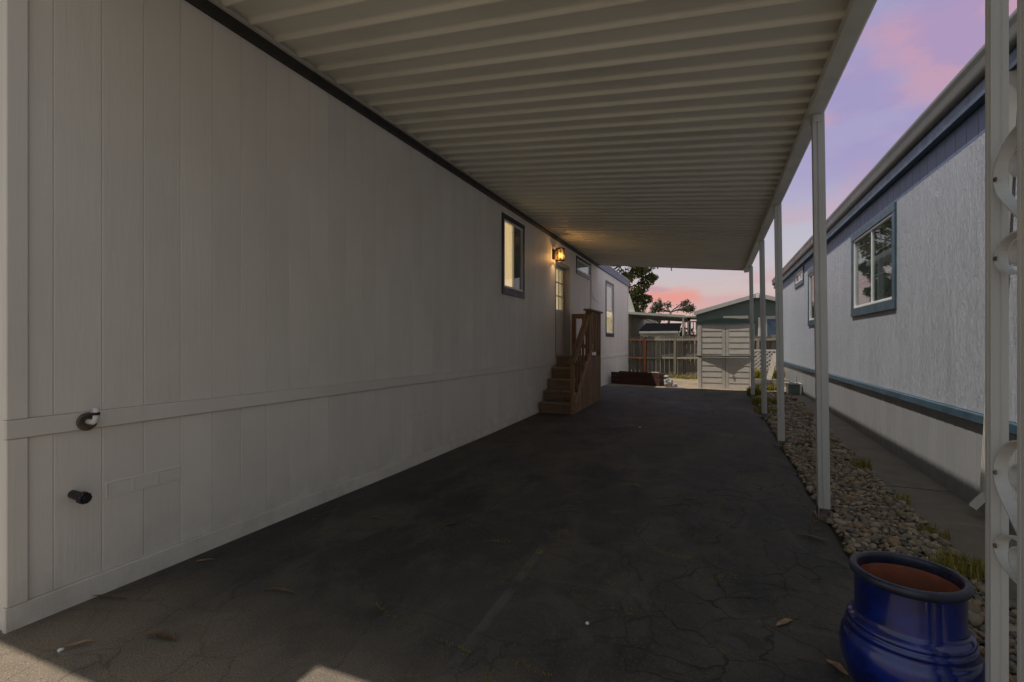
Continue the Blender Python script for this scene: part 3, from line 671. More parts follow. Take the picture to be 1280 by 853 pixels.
m = MB(); m.prism([(.652, 3.045), (.75, 3.045), (.765, 3.060), (.765, 3.155), (.757, 3.163), (.652, 3.163), (.652, 3.1495), (.745, 3.1485), (.745, 3.058), (.660, 3.058), (.660, 3.106), (.652, 3.106)], 'y', Y0C-.01, Y1C+.01); m.build('edge_beam', M['canopy_edge'], CP)
for y in (Y0C-.012, Y1C-.016):
    m = MB(); m.prism([(-2.92, deckz(-2.92)-.05), (-2.92, deckz(-2.92)+.05), (.65, deckz(.65)+.03), (.65, deckz(.65)-.05)], 'y', y, y+.012+.012); m.build('end_trim', M['canopy_edge'], CP)
m = MB(); m.tube([(-1.05, 13.36, 3.26), (-1.05, 13.36, 3.20), (-1.04, 13.37, 3.185)], .012, 8); m.build('hook', M['dark_metal'], CP)
postpoly = [(-.050, -.030), (-.022, -.030), (-.020, -.026), (-.012, -.026), (-.010, -.034), (.044, -.034), (.048, -.030), (.048, .030), (-.050, .030), (-.050, .006), (-.046, .004), (-.046, -.004), (-.050, -.006)]
for X_, Y_ in ((.776, 4.36), (.78, 7.0), (.785, 9.35), (.80, 12.35)):
    g = GZ(Y_)
    m = MB(); m.prism([(X_-.012+u*.80, Y_+v) for u, v in postpoly], 'z', g-.06, 3.05); m.v = [(x_-(.040 if z_ > 1 else 0), y_, z_) for x_, y_, z_ in m.v]; p_ = m.build('post', M['post'], CP, (X_-.02, Y_, g))
    m = MB(); m.cbox(X_-.088, X_-.018, Y_-.038, Y_-.0345, 2.985, 3.043, .001); m.cbox(X_-.098, X_-.0935, Y_-.03, Y_+.03, 2.985, 3.043, .001); m.build('bracket', M['post'], p_)
    m = MB(); m.cbox(X_-.075, X_+.04, Y_-.055, Y_+.05, g-.03, g+.008, .003); m.cbox(X_-.058, X_-.0535, Y_-.03, Y_+.03, g+.008, g+.07, .002); m.cbox(X_-.050, X_+.024, Y_-.0395, Y_-.0355, g+.008, g+.06, .001); disc_x(m, X_-.059, Y_, g+.04, [(.001, -.004), (.008, -.003), (.009, .003)], 8); m.build('foot_plate', M['rust'], p_)
# scroll column: two tubes with scrolls between
cxc = .775; ya, yb = 1.905, 1.735
for Y_ in (ya, yb):
    m = MB(); m.prism([(cxc+u*.41, Y_+v*.55) for u, v in [(-.05, -.03), (.0, -.03), (.004, -.026), (.012, -.026), (.016, -.03), (.05, -.03), (.05, .03), (-.05, .03), (-.05, .004), (-.046, 0), (-.05, -.004)]], 'z', -.06, 3.05)
    cp = m.build('column_tube', M['post'], CP, (cxc, Y_, 0))
    if Y_ == ya: ctube = cp
    m = MB(); m.cbox(cxc-.04, cxc+.04, Y_-.04, Y_+.04, -.05, .008, .003); m.build('foot_plate', M['rust'], cp)
def strip(mb, pts, w, th):
    """flat bar swept through points in the y-z plane, wide in x"""
    n = len(pts); vs = []
    for i, (y, z) in enumerate(pts):
        a = pts[max(i-1, 0)]; b = pts[min(i+1, n-1)]; d = Vector((b[0]-a[0], b[1]-a[1])).normalized(); q = Vector((-d.y, d.x))
        for sx, sn in ((-1, -1), (1, -1), (1, 1), (-1, 1)): vs.append((cxc+sx*w/2, y+q.x*sn*th/2, z+q.y*sn*th/2))
    fs = [(i*4+k, i*4+(k+1)%4, (i+1)*4+(k+1)%4, (i+1)*4+k) for i in range(n-1) for k in range(4)]+[(0, 1, 2, 3), tuple(4*(n-1)+k for k in (3, 2, 1, 0))]
    mb.add(vs, fs)
yl = ya-.0165; yr = yb+.0165; ym = (yl+yr)/2; hw = (yl-yr)/2
def bez(P0, P1, P2, P3, n):
    return [tuple((1-t)**3*P0[i]+3*(1-t)**2*t*P1[i]+3*(1-t)*t*t*P2[i]+t**3*P3[i] for i in (0, 1)) for t in [k/n for k in range(n+1)]]
def spiral(cy, cz, t0, t1, r0, r1, n, ky=1.0, kz=1.0):
    out = []
    for k in range(n+1):
        f = k/n; t = R(t0+(t1-t0)*f); q = r0+(r1-r0)*f; out.append((cy+q*ky*math.cos(t), cz+q*kz*math.sin(t)))
    return out
def s_curve(z):
    """from the near tube over to a bow against the far tube and on down to the near tube; +y is the far tube"""
    up = bez((yr-.002, z+.112), (ym-.02, z+.118), (yl-.004, z+.070), (yl-.003, z), 12)
    dn = bez((yl-.003, z), (yl-.004, z-.055), (ym, z-.085), (yr-.002, z-.150), 12)
    return up+dn[1:]
def c_curl(z): return spiral(ym, z, 70, -290, hw-.003, .036, 26, 1, .92)[::-1] if False else spiral(yr+.006, z, 95, -95, 2*hw-.010, 2*hw-.010, 18, 1, .46)
for zt in (1.79, .93):
    m = MB(); strip(m, s_curve(zt), .032, .005); m.build('scroll', M['scroll'], ctube)
    m = MB(); strip(m, spiral(yr+.004, zt+.012, 100, -100, .046, .046, 12, 1, .80), .032, .005); m.build('scroll', M['scroll'], ctube)
    zc = zt-.232 if zt > 1.5 else zt-.215
    m = MB(); strip(m, c_curl(zc), .032, .005); m.build('scroll', M['scroll'], ctube)
    m = MB(); strip(m, spiral(yr+.004, zc, 100, -100, .050, .050, 12, 1, .75), .032, .005); m.build('scroll', M['scroll'], ctube)
    m = MB()
    for zz in (zt, zc): disc_x(m, cxc-.0165, yl-.012, zz, [(.001, -.003), (.006, -.002), (.007, .003)], 10)
    m.build('rivet', M['rust'], ctube)

# ------------------------------------------------------------------ wooden steps
ST = thing('wooden_steps', 'brown stained wooden steps with landing and slatted railing at the door', 'steps', (-2.63, 8.4, .05))
xa, xo = -2.945, -2.31; xi = xo-.06
fr = [8.42, 8.68, 8.94, 9.20, 9.50]; tz = [.245, .435, .63, .835, 1.04]
prev = .0
for i, (y, z) in enumerate(zip(fr, tz)):
    m = MB(); m.cbox(xa, xi, y, y+.035, prev+.003 if i else .0, z-.040, .004); m.build('riser', M['step_x'], ST, (xa, y, z))
    ye = fr[i+1]+.0 if i < 4 else None
    if ye:
        m = MB(); m.cbox(xa, xi, y-.022, ye-.003, z-.038, z, .006); m.build('tread', M['tread'], ST, (xa, y, z))
    prev = z
yy = 9.478
while yy < 10.66:
    m = MB(); m.cbox(xa, xi, yy, min(yy+.135, 10.70), 1.002, 1.04, .005); m.build('deck_board', M['step_x'], ST, (xa, yy, 1.04)); yy += .14
m = MB(); m.cbox(xa, xi, 10.66, 10.69, .3, 1.0, .004); m.build('back_board', M['step_x'], ST, (xa, 10.7, 1))
g0 = .03
m = MB(); m.cbox(xi, xo, 8.44, 8.53, .02, 1.0, .006); m.build('newel_post', M['step_z'], ST, (xo, 8.5, 0))
for y, zt in ((9.63, 1.955), (10.60, 1.955)):
    m = MB(); m.cbox(xi-.025, xo, y, y+.088, .04, zt, .006); m.build('newel_post', M['step_z'], ST, (xo, y, 0))
m = MB(); m.cbox(xa, xa+.085, 10.60, 10.688, 1.043, 1.85, .006); m.build('newel_post', M['step_z'], ST, (xa, 10.6, 0))
def slope(y): return .22+.775*(y-8.53)
y = 8.535
while y < 9.62:                                   # cladding under the stair
    e = min(y+.138, 9.625); m = MB(); m.prism([(y, .02), (e, .02), (e, slope(e)-.02), (y, slope(y)-.02)], 'x', xo-.022, xo-.004+random.uniform(-.004, .002)); m.build('side_board', M['step_z'], ST, (xo, y, 0)); y += .147
y = 9.722
while y < 10.59:
    e = min(y+.138, 10.597); m = MB(); m.cbox(xo-.024, xo-.004, y, e, .03, 1.03, .004); m.build('side_board', M['step_z'], ST, (xo, y, 0)); y += .1455
m = MB(); m.bar((xo-.012, 8.535, slope(8.53)), (xo-.012, 9.95, slope(9.92)), .04, .085); m.build('lower_rail', M['step_y'], ST, (xo, 8.6, .2))
m = MB(); m.bar((xo+.002, 8.42, .95), (xo+.002, 9.72, 1.925), .06, .045); m.build('handrail', M['step_y'], ST, (xo, 8.6, 1))
m = MB(); m.bar((xo-.085, 8.46, .91), (xo-.085, 9.66, 1.83), .036, .06); m.build('inner_rail', M['step_y'], ST, (xo, 8.7, 1))
for k in range(4):
    y = 8.72+k*.24; m = MB(); m.cbox(xo-.038, xo-.006, y, y+.045, slope(y)+.03, .97+.75*(y-8.42)-.0, .003); m.build('baluster', M['step_z'], ST, (xo, y, 0))
m = MB(); m.cbox(xo-.115, xo+.03, 9.58, 10.78, 1.958, 1.995, .006); m.build('cap_rail', M['step_y'], ST, (xo, 9.6, 1.96))
for k in range(5):
    y = 9.745+k*.17; m = MB(); m.cbox(xo-.03, xo-.006, y, y+.10, 1.14, 1.957, .004); m.build('baluster', M['step_z'], ST, (xo, y, 0))
m = MB(); m.cbox(xo-.06, xo-.031, 9.72, 10.60, 1.12, 1.20, .004); m.build('lower_rail', M['step_y'], ST, (xo, 9.7, 1.1))
m = MB(); m.cbox(xa, xi-.03, 10.605, 10.64, 1.852, 1.955, .005); m.build('back_rail', M['step_x'], ST, (xa, 10.6, 1.85))
m = MB(); m.cbox(xa+.087, xi-.03, 10.605, 10.64, 1.20, 1.28, .005); m.build('back_rail', M['step_x'], ST, (xa, 10.6, 1.2))
for x in (xa+.22, xa+.40):
    m = MB(); m.cbox(x, x+.04, 10.642, 10.68, 1.043, 1.94, .004); m.build('baluster', M['step_z'], ST, (x, 10.6, 1))

# ------------------------------------------------------------------ right-hand home
XR = 1.95
RH = thing('neighbour_home', 'weathered grey mobile home with teal blue trim across the gravel strip', 'house', (XR, 4.8, 0))
mb = MB(); mb.prism([(2.09, -.2), (2.09, 3.2), (5.2, 3.9), (8.3, 3.2), (8.3, -.2)], 'y', -3, 18.98); mb.build('core_wall', M['cream_wall'], RH)
V1 = (6.99, 8.98, 1.71, 2.955); V2 = (11.35, 12.80, 1.69, 2.93); V3 = (13.45, 14.80, 2.73, 3.15)
vh = [V1, V2, V3]
back = MB(); ycut = sorted({-3, 19.0}|{v for h in vh for v in h[:2]})
for a, b_ in zip(ycut, ycut[1:]):
    hh = [h for h in vh if h[0] < (a+b_)/2 < h[1]]
    if not hh: back.box(1.966, 2.088, a, b_, -.2, 3.2)
    else: back.box(1.966, 2.088, a, b_, -.2, hh[0][2]); back.box(1.966, 2.088, a, b_, hh[0][3], 3.2)
back.build('backing_wall', M['grey_siding'], RH)
siding(RH, 'siding_board', M['grey_siding'], 1.965, 1.950, .0, 18.90, .203, .003, 0.752, 2.957, vh, ch=.0025)
siding(RH, 'frieze_board', M['frieze'], 1.965, 1.950, .0, 18.90, .203, .006, 2.960, 3.19, vh, ch=.003)  # top boards bluer and darker than the siding below them
siding(RH, 'skirting_board', M['grey_skirt'], 1.966, 1.954, .0, 18.90, .19, .011, -.12, .670, (), ch=.004)
bar_y('belt_board', M['teal'], 1.915, 1.966, -.1, 18.95, .674, .748, 5, RH, .006, .006)
m = MB(); m.cbox(1.94, 2.0, 18.902, 18.99, -.1, 3.19); m.build('corner_board', M['vinyl'], RH)
m = MB(); m.box(1.875, 1.97, -.3, 19.2, 3.192, 3.205); m.build('soffit', M['teal'], RH)
bar_y('fascia', M['teal'], 1.870, 1.904, -.3, 19.2, 3.185, 3.40, 4, RH, .003, .003)
gp = [(1.836, 3.245), (1.80, 3.240), (1.778, 3.262), (1.768, 3.30), (1.772, 3.36), (1.758, 3.392), (1.758, 3.425), (1.766, 3.425), (1.768, 3.398), (1.782, 3.36), (1.78, 3.30), (1.80, 3.25), (1.836, 3.255)]
gm = simple('grey_gutter', (.10, .098, .095), .4, .12, 3, .05, 40, (1, .1, 1), dirt=(.15, .14, .13), dirt_amt=.4)
gp = [(x_+.052, z_+.062) for x_, z_ in gp]
m = MB(); m.prism(gp, 'y', -.3, 19.2, True); m.box(1.822, 1.88, 19.19, 19.2, 3.312, 3.475); gut = m.build('gutter', gm, RH)
m = MB()
for k in range(14): m.box(1.814, 1.90, .3+k*1.4, .325+k*1.4, 3.474, 3.480)
m.build('gutter_strap', gm, gut)
m = MB(); m.prism([(1.852, 3.436), (1.852, 3.488), (5.2, 4.15), (8.5, 3.488), (8.5, 3.436), (5.2, 4.08)], 'y', -.3, 19.25); m.build('roof', M['roof'], RH)
window(RH, -1, XR, *V1, .10, .12, .10, M['teal'], [(0, .5, 0, 1, M['dim_room']), (.5, 1, 0, 1, M['screen'])], proud=.025,
       grids=[(.25, 0, 0, 0, 0), (None, .36, 0, 0, 1), (None, .69, 0, 0, 1)])
window(RH, -1, XR, *V2, .10, .12, .10, M['teal'], [(0, .5, 0, 1, M['dim_room']), (.5, 1, 0, 1, M['screen'])], proud=.025)
window(RH, -1, XR, *V3, .07, .11, .07, M['teal'], [(0, .5, 0, 1, M['frosted']), (.5, 1, 0, 1, M['dim_room'])], proud=.025)
# downspout, leaning, with an elbow at the foot
dp = simple('cream_downspout', (.62, .60, .55), .4, .06, 3, .05, 40, (1, 1, .1))
m = MB()
def dspath(y, z): return (1.905, y, z)
m.bar((1.885, 4.47, 3.24), (1.905, 4.50, 3.10), .07, .05, (1, 0, 0)); m.bar((1.905, 4.50, 3.10), (1.905, 4.83, .16), .075, .05, (1, 0, 0))
for d in (-.022, .0, .022): m.bar((1.878, 4.50+d, 3.08), (1.878, 4.83+d, .18), .008, .008, (1, 0, 0))
dsp = m.build('downspout', dp, RH, (1.9, 4.8, 1.5))
m = MB(); m.bar((1.91, 4.83, .17), (1.835, 4.86, .05), .075, .05, (0, 0, 1)); m.build('elbow', dp, dsp)

# ------------------------------------------------------------------ fence at the back
YF = 18.8
FN = thing('board_fence', 'weathered board fence with grey rails closing off the back of the drive', 'fence', (-.9, YF, .1))
x = -3.5; k = 0
while x < 3.2:
    w = random.uniform(.125, .15); zt = 1.58+random.uniform(-.05, .04)
    m = MB(); ins = .025
    m.prism([(x, .13), (x+w, .13), (x+w, zt-ins), (x+w-ins, zt), (x+ins, zt), (x, zt-ins)], 'y', YF+.002+random.uniform(0, .012), YF+.022); m.build('board', M['fence'], FN, (x, YF, .1)); x += w+random.uniform(.004, .016)
POSTS = [(-2.42, True), (-1.35, False), (-.1, False), (1.35, False), (2.7, False)]
rx = [-3.5]+[p for p, _ in POSTS]+[3.2]
for i, (a, b_) in enumerate(zip(rx, rx[1:])):
    for z in ((1.40, 1.46), (.735, .79), (.07, .125)):
        new = i == 0
        if new and z[0] < .1: continue
        m = MB(); m.cbox(a+.045, b_-.045, YF-.075, YF-.002, z[0], z[1], .004); m.build('rail', M['new_rail'] if new else M['fence_rail'], FN, (a, YF, z[0]))
for p, new in POSTS:
    m = MB(); m.cbox(p-.044, p+.044, YF-.09, YF-.003, .05, 1.47, .005); o = m.build('post', M['new_post'] if new else M['fence_post'], FN, (p, YF, 0))
    if new: o['label'] = 'orange-red new post'
# small metal brackets catching light under the rails
m = MB()
for p in (-2.95, -2.6, -1.95, -1.75, -.85, -.55):
    for z in (1.36, .70): m.cbox(p-.03, p+.03, YF-.014, YF-.004, z-.035, z+.035, .003)
m.build('nail_plate', M['fence_rail'], FN)

# ------------------------------------------------------------------ storage shed
SH = thing('storage_shed', 'taupe plastic storage shed with two panelled doors and a dark green lid', 'shed', (.25, 14.25, .09))
sx0, sx1, sy, sz0, sz1 = -.44, .94, 14.22, .075, 1.86
m = MB(); m.box(sx0+.02, sx1-.02, sy+.03, sy+.95, sz0, sz1-.03); m.build('body', M['shed'], SH)
m = MB(); m.cbox(sx0-.02, sx1+.02, sy-.045, sy+.97, .055, sz0-.002, .006); m.build('floor_base', M['shed'], SH)
for a, b_ in ((sx0, sx0+.105), (sx1-.105, sx1)):
    m = MB(); m.cbox(a, b_, sy-.016, sy+.06, sz0+.001, sz1-.06, .012); m.build('corner_post', M['shed'], SH)
m = MB(); m.cbox(sx0+.002, sx1-.002, sy-.008, sy+.05, sz1-.058, sz1+.02, .008); m.build('header', M['shed'], SH)
mid = (sx0+sx1)/2
for a, b_, s in ((sx0+.107, mid-.004, 1), (mid+.004, sx1-.107, -1)):
    m = MB(); m.cbox(a, b_, sy-.002, sy+.028, sz0+.003, sz1-.062, .004); d = m.build('door', M['shed'], SH, (a, sy, sz0))
    pa, pb = (a+.012, b_-.085) if s > 0 else (a+.085, b_-.012)
    m = MB(); e0, e1 = (b_-.075, b_-.004) if s > 0 else (a+.004, a+.075); m.cbox(e0, e1, sy-.006, sy-.0025, sz0+.01, sz1-.07, .003); m.build('stile', M['shed'], d)
    nP = 11; hh = (sz1-.075-sz0-.02)/nP
    for k in range(nP):
        z = sz0+.012+k*hh; m = MB()
        m.prism([(sy-.0022, z+.004), (sy-.010, z+.012), (sy-.003, z+hh-.006), (sy-.0022, z+hh-.004)], 'x', pa, pb); m.build('panel', M['shed'], d)
lid = MB(); n = 14; vs = []
for y0_, y1_ in ((sy-.022, sy+.98),):
    pts = [(sx0-.035+(sx1-sx0+.07)*i/n) for i in range(n+1)]
    for y_ in (y0_, y1_):
        for x_ in pts:
            t = (x_-sx0+.035)/(sx1-sx0+.07)*2-1; z_ = sz1+.10*(1-t*t)
            yy = y_-(.012*(1-t*t) if y_ == y0_ else 0)
            vs += [(x_, yy, sz1-.03), (x_, yy, z_+.012)]
    N2 = 2*(n+1); fs = []
    for i in range(n): fs += [(2*i, 2*i+2, 2*i+3, 2*i+1), (N2+2*i, N2+2*i+1, N2+2*i+3, N2+2*i+2), (2*i+1, 2*i+3, N2+2*i+3, N2+2*i+1), (2*i, N2+2*i, N2+2*i+2, 2*i+2)]
    fs += [(0, 1, N2+1, N2), (2*n, N2+2*n, N2+2*n+1, 2*n+1)]
lid.add(vs, fs); lid.build('lid', M['shed_lid'], SH)
m = MB(); n = 8; vs = []
for i in range(n+1):
    t = i/n*2-1; x_ = mid+t*.735; pr = .002+.070*(1-abs(t))**1.25
    for dz, f in ((-.020, .25), (-.004, 1), (.006, 1), (.012, .15)): vs.append((x_, sy-.017-pr*f, .965+dz))
    for dz in (.012, -.020): vs.append((x_, sy-.0155, .965+dz))
fs = [(i*6+k, i*6+(k+1)%6, (i+1)*6+(k+1)%6, (i+1)*6+k) for i in range(n) for k in range(6)]+[tuple(range(6)), tuple(n*6+k for k in range(5, -1, -1))]
m.add(vs, fs); m.build('handle_bar', M['shed_lid'], SH)
m = MB(); m.cbox(mid-.022, mid+.022, sy-.105, sy-.09, .885, .935, .006); m.tube([(mid-.013, sy-.096, .93), (mid-.013, sy-.096, .965), (mid, sy-.096, .98), (mid+.013, sy-.096, .965), (mid+.013, sy-.096, .93)], .004, 6); m.build('padlock', M['rust'], SH)

# ------------------------------------------------------------------ timber planter, rocks
PL = thing('timber_planter', 'low planter of dark red-brown timbers by the white home', 'planter', (-2.1, 14.7, .09))
pa = Vector((-2.90, 14.90, 0)); pb = Vector((-1.42, 14.42, 0)); dd = (pb-pa).normalized(); nn = Vector((-dd.y, dd.x, 0))
def obar(p, q, w, z0, z1, name, parent, mat):
    m = MB(); n = Vector((-(q-p).normalized().y, (q-p).normalized().x, 0))*w/2
    vs = [p-n, q-n, q+n, p+n]; c = .006
    m.add([(v.x, v.y, z0) for v in vs]+[(v.x, v.y, z1) for v in vs], [(0,3,2,1),(4,5,6,7),(0,1,5,4),(1,2,6,5),(2,3,7,6),(3,0,4,7)]); return m.build(name, mat, parent, (p.x, p.y, z0))
for k in range(3):
    z0 = .095+k*.118; e = random.uniform(-.02, .02)
    obar(pa, pb+dd*e, .05, z0, z0+.113, 'timber', PL, M['planter'])
    obar(pa+nn*.5, pb+nn*.5+dd*e, .05, z0, z0+.113, 'timber', PL, M['planter'])
    obar(pb+nn*.03-dd*.03, pb+nn*.47-dd*.03, .05, z0+.001, z0+.112, 'timber', PL, M['planter'])
m = MB(); q = [pa+nn*.03, pb+nn*.03-dd*.06, pb+nn*.47-dd*.06, pa+nn*.47]; m.add([(v.x, v.y, .38) for v in q], [(0, 1, 2, 3)]); m.build('soil', M['dirt'], PL)
def rockmesh(name, r, seed, mat, sub=2, squash=.8):
    bm = bmesh.new(); bmesh.ops.create_icosphere(bm, subdivisions=sub, radius=r)
    for v in bm.verts:
        d = v.co.normalized(); k = 1+.45*mnoise.noise(d*1.6+Vector((seed, 0, 0)))+.2*mnoise.noise(d*4+Vector((0, seed, 0))); v.co = d*r*k; v.co.z *= squash
    me = bpy.data.meshes.new(name); bm.to_mesh(me); bm.free(); me.materials.append(mat); return me
def pt(x, y, z, r, seed, name, label, sq=.8, mat=None):
    o = inst(name, rockmesh(name, r, seed, mat or M['rock'], 2, sq), None, (x, y, z)); tag(o, label, 'rock'); return o
pt(-1.22, 14.42, .22, .14, 3, 'rock', 'largest pale grey rock at the right end of the dark timber planter')
pt(-1.05, 14.40, .13, .085, 9, 'rock', 'small dark-streaked rock resting on the dirt right of the planter')
pt(-1.26, 14.40, .37, .065, 14, 'rock', 'small white rock sitting on top of the largest rock by the planter')
m = MB(); m.cbox(-1.78, -1.48, 14.48, 14.66, .452, .478, .008); o = m.build('paving_stone', M['plank_z'], None, (-1.6, 14.55, .46)); tag(o, 'flat pale paving stone lying on the right end of the planter rim', 'stone')

# ------------------------------------------------------------------ far houses
GH = thing('green_house', 'dark green gabled house with pale fascia standing behind the shed', 'house', (1.7, 24, 0))
pk, ev = (1.71, 3.42), (-.86, 2.68)
m = MB(); m.prism([(-.80, -.1), (-.80, 2.62), (1.71, 3.34), (4.22, 2.62), (4.22, -.1)], 'y', 24.25, 36); m.build('wall', M['green_wall'], GH)
m = MB(); m.prism([(-.90, 2.58), (-.90, 2.745), (1.71, 3.49), (4.32, 2.745), (4.32, 2.58), (1.71, 3.325)], 'y', 24.0, 24.05); m.build('fascia', M['pale_trim'], GH)
m = MB(); m.prism([(-.92, 2.70), (-.92, 2.77), (1.71, 3.515), (4.34, 2.77), (4.34, 2.70), (1.71, 3.45)], 'y', 24.052, 36.2); m.build('roof', M['roof'], GH)
m = MB(); m.cbox(1.66, 1.77, 23.97, 23.998, 3.28, 3.44, .01); m.build('peak_vent', M['vinyl'], GH)
m = MB(); m.cbox(2.0, 3.1, 24.19, 24.249, 1.57, 2.50, .01); wf = m.build('window', M['pale_trim'], GH)
m = MB(); m.cbox(2.10, 3.0, 24.17, 24.189, 1.68, 2.36, .004); m.build('pane', simple('blue_dusk_pane', (.07, .11, .16), .08, .2, 2, .02, 5), wf)
m = MB(); m.cbox(1.75, 1.97, 24.2, 24.249, 1.60, 2.44, .01); m.build('shutter', M['cream_wall'], GH)
m = MB(); m.cbox(.33, 1.36, 24.2, 24.249, 2.40, 2.53, .01); m.build('lintel_board', M['cream_wall'], GH)

OH = thing('olive_house', 'olive beige house with a pale porch gable beyond the back fence', 'house', (-4, 24.4, 0))
m = MB(); m.box(-9, -3.92, 24.4, 38, -.1, 2.74); m.build('wall', M['olive_wall'], OH)
m = MB(); m.prism([(-9.2, 2.75), (-3.62, 2.75), (-3.62, 2.80), (-3.90, 3.75), (-9.2, 5.0)], 'y', 24.1, 24.4); m.build('gable', M['cream_wall'], OH)
m = MB(); m.prism([(-9.2, 2.75), (-3.64, 2.76), (-3.95, 3.78), (-9.2, 5.05)], 'y', 24.42, 24.9); m.box(-9.2, -3.85, 24.91, 38.2, 2.745, 2.80); m.build('roof', M['roof'], OH)
m = MB()
for (r0, r1, d0) in ((.0, .30, .02),):
    disc_x(m, -3.92, 26.2, 2.40, [(.30, 0), (.30, .04), (.20, .05), (.20, .02), (.001, .02)], 8)
m.build('octagon_window', M['cream_wall'], OH)
PC = thing('patio_cover', 'pale sloping patio cover with a white post beyond the fence', 'patio cover', (-1.36, 24.1, 0))
m = MB(); m.prism([(-3.9, 2.73), (-3.9, 2.80), (-1.30, 2.585), (-1.30, 2.50)], 'y', 24.0, 30); m.build('cover_roof', M['pale_metal'], PC)
m = MB(); m.cbox(-3.9, -1.28, 23.95, 23.998, 2.48, 2.54, .005)
m = MB(); m.bar((-3.9, 23.97, 2.765), (-1.28, 23.97, 2.545), .05, .11); m.build('edge_beam', M['pale_metal'], PC)
for y in (24.06, 29.8):
    m = MB(); m.cbox(-1.41, -1.33, y-.04, y+.04, -.1, 2.50, .006); m.build('post', M['cream_wall'], PC)
BS = thing('garden_shed', 'low shed with a black sloping roof under the patio cover', 'shed', (-2.3, 23, 0))
m = MB(); m.box(-3.1, -1.50, 22.7, 23.7, -.05, 1.82); m.build('wall', M['pale_metal'], BS)
m = MB(); m.add([(-3.16, 22.55, 1.84), (-1.47, 22.55, 1.80), (-1.42, 23.9, 2.19), (-3.02, 23.9, 2.21), (-3.16, 22.55, 1.88), (-1.47, 22.55, 1.84), (-1.42, 23.9, 2.23), (-3.02, 23.9, 2.25)], [(0,3,2,1),(4,5,6,7),(0,1,5,4),(1,2,6,5),(2,3,7,6),(3,0,4,7)]); m.build('roof', M['black_roof'], BS)
m = MB(); m.cbox(-3.14, -1.49, 22.5, 22.545, 1.74, 1.83, .004); m.build('eave_board', M['pale_trim'], BS)
DK = thing('deck_railing', 'white baluster railing on a raised red-brown deck beyond the fence', 'railing', (-1.0, 26, 1.7))
m = MB(); m.cbox(-1.5, -.55, 26, 27.4, 1.5, 1.74, .01); m.build('deck', M['red_board'], DK)
m = MB(); m.cbox(-1.45, -.6, 25.98, 26.05, 2.34, 2.41, .006); m.build('top_rail', M['cream_wall'], DK)
for k in range(7):
    m = MB(); m.cbox(-1.42+k*.13, -1.37+k*.13, 26.0, 26.04, 1.742, 2.338, .004); m.build('baluster', M['vinyl'], DK)
m = MB(); m.prism([(-1.6, 2.60), (-1.6, 2.68), (-.55, 2.64), (-.55, 2.56)], 'y', 25.9, 28.5); m.build('awning', M['pale_metal'], DK)
m = MB(); m.cbox(-1.28, -1.20, 27.3, 27.38, -.1, 2.6); m.cbox(-.68, -.60, 27.3, 27.38, -.1, 2.56); m.cbox(-1.28, -1.20, 26.0, 26.08, -.1, 1.5); m.cbox(-.68, -.60, 26.0, 26.08, -.1, 1.5); m.build('deck_leg', M['pale_trim'], DK)

# ------------------------------------------------------------------ lattice, leaning plank, planter edge, utility box
LA = thing('lattice_panel', 'white diagonal lattice panel standing in front of the fence', 'lattice', (1.6, 17.2, .1))
def clipseg(x0, z0, dx, dz, bx0, bx1, bz0, bz1):
    t0, t1 = -9, 9
    for p, d, a, b_ in ((x0, dx, bx0, bx1), (z0, dz, bz0, bz1)):
        u, v = sorted(((a-p)/d, (b_-p)/d)); t0 = max(t0, u); t1 = min(t1, v)
    return (t0, t1) if t1-t0 > .05 else None
lx0, lx1, lz0, lz1 = 1.0, 1.88, .12, 1.05
for s, yy in ((1, 17.20), (-1, 17.213)):
    k = -12
    while k < 13:
        x0 = (lx0+lx1)/2+k*.125; seg = clipseg(x0, (lz0+lz1)/2, .707, .707*s, lx0, lx1, lz0, lz1)
        if seg:
            t0, t1 = seg; m = MB(); m.bar((x0+t0*.707, yy, (lz0+lz1)/2+t0*.707*s), (x0+t1*.707, yy, (lz0+lz1)/2+t1*.707*s), .010, .038, (0, -.707*s, .707) if False else (-.707*s, 0, .707)); m.build('slat', M['lattice'], LA)
        k += 1
for a in ((lx0-.02, lx1+.02, lz1, lz1+.05), (lx0-.02, lx1+.02, lz0-.05, lz0)):
    m = MB(); m.cbox(a[0], a[1], 17.19, 17.225, a[2], a[3], .004); m.build('frame_bar', M['lattice'], LA)
m = MB(); m.bar((1.345, 15.4, .15), (1.60, 15.95, 1.0), .13, .03, (0, -1, .3)); o = m.build('leaning_plank', M['plank_z'], None, (1.35, 15.5, .1)); tag(o, 'pale weathered plank leaning in front of the lattice', 'plank')
EB = thing('raised_bed', 'low weedy garden bed edged with grey boards below the lattice', 'garden bed', (1.4, 15.6, .09))
m = MB(); m.cbox(.98, 1.92, 15.50, 15.54, .08, .30, .006); m.build('edge_board', M['plank_z'], EB, (1, 15.5, .1))
m = MB(); m.cbox(.98, 1.02, 15.54, 16.8, .08, .29, .006); m.build('edge_board', M['plank_z'], EB, (1, 15.6, .1))
m = MB(); m.cbox(1.0, 1.9, 16.4, 16.45, .08, .50, .006); m.build('edge_board', M['fence_rail'], EB, (1, 16.4, .1))
m = MB(); m.add([(1.02, 15.54, .24), (1.9, 15.54, .24), (1.9, 16.8, .3), (1.02, 16.8, .3)], [(0, 1, 2, 3)]); m.build('soil', M['dirt'], EB)
UB = thing('utility_box', 'pale green utility box on white legs at the walkway end', 'box', (1.78, 13.7, .06))
m = MB(); m.cbox(1.63, 1.90, 13.62, 13.95, .07, .30, .008); m.build('housing', M['utility'], UB)
m = MB(); m.cbox(1.60, 1.925, 13.58, 13.98, .302, .335, .006); m.build('top_board', M['pale_trim'], UB)
for x in (1.605, 1.885):
    m = MB(); m.cbox(x, x+.035, 13.585, 13.618, .04, .30, .003); m.build('leg', M['vinyl'], UB)
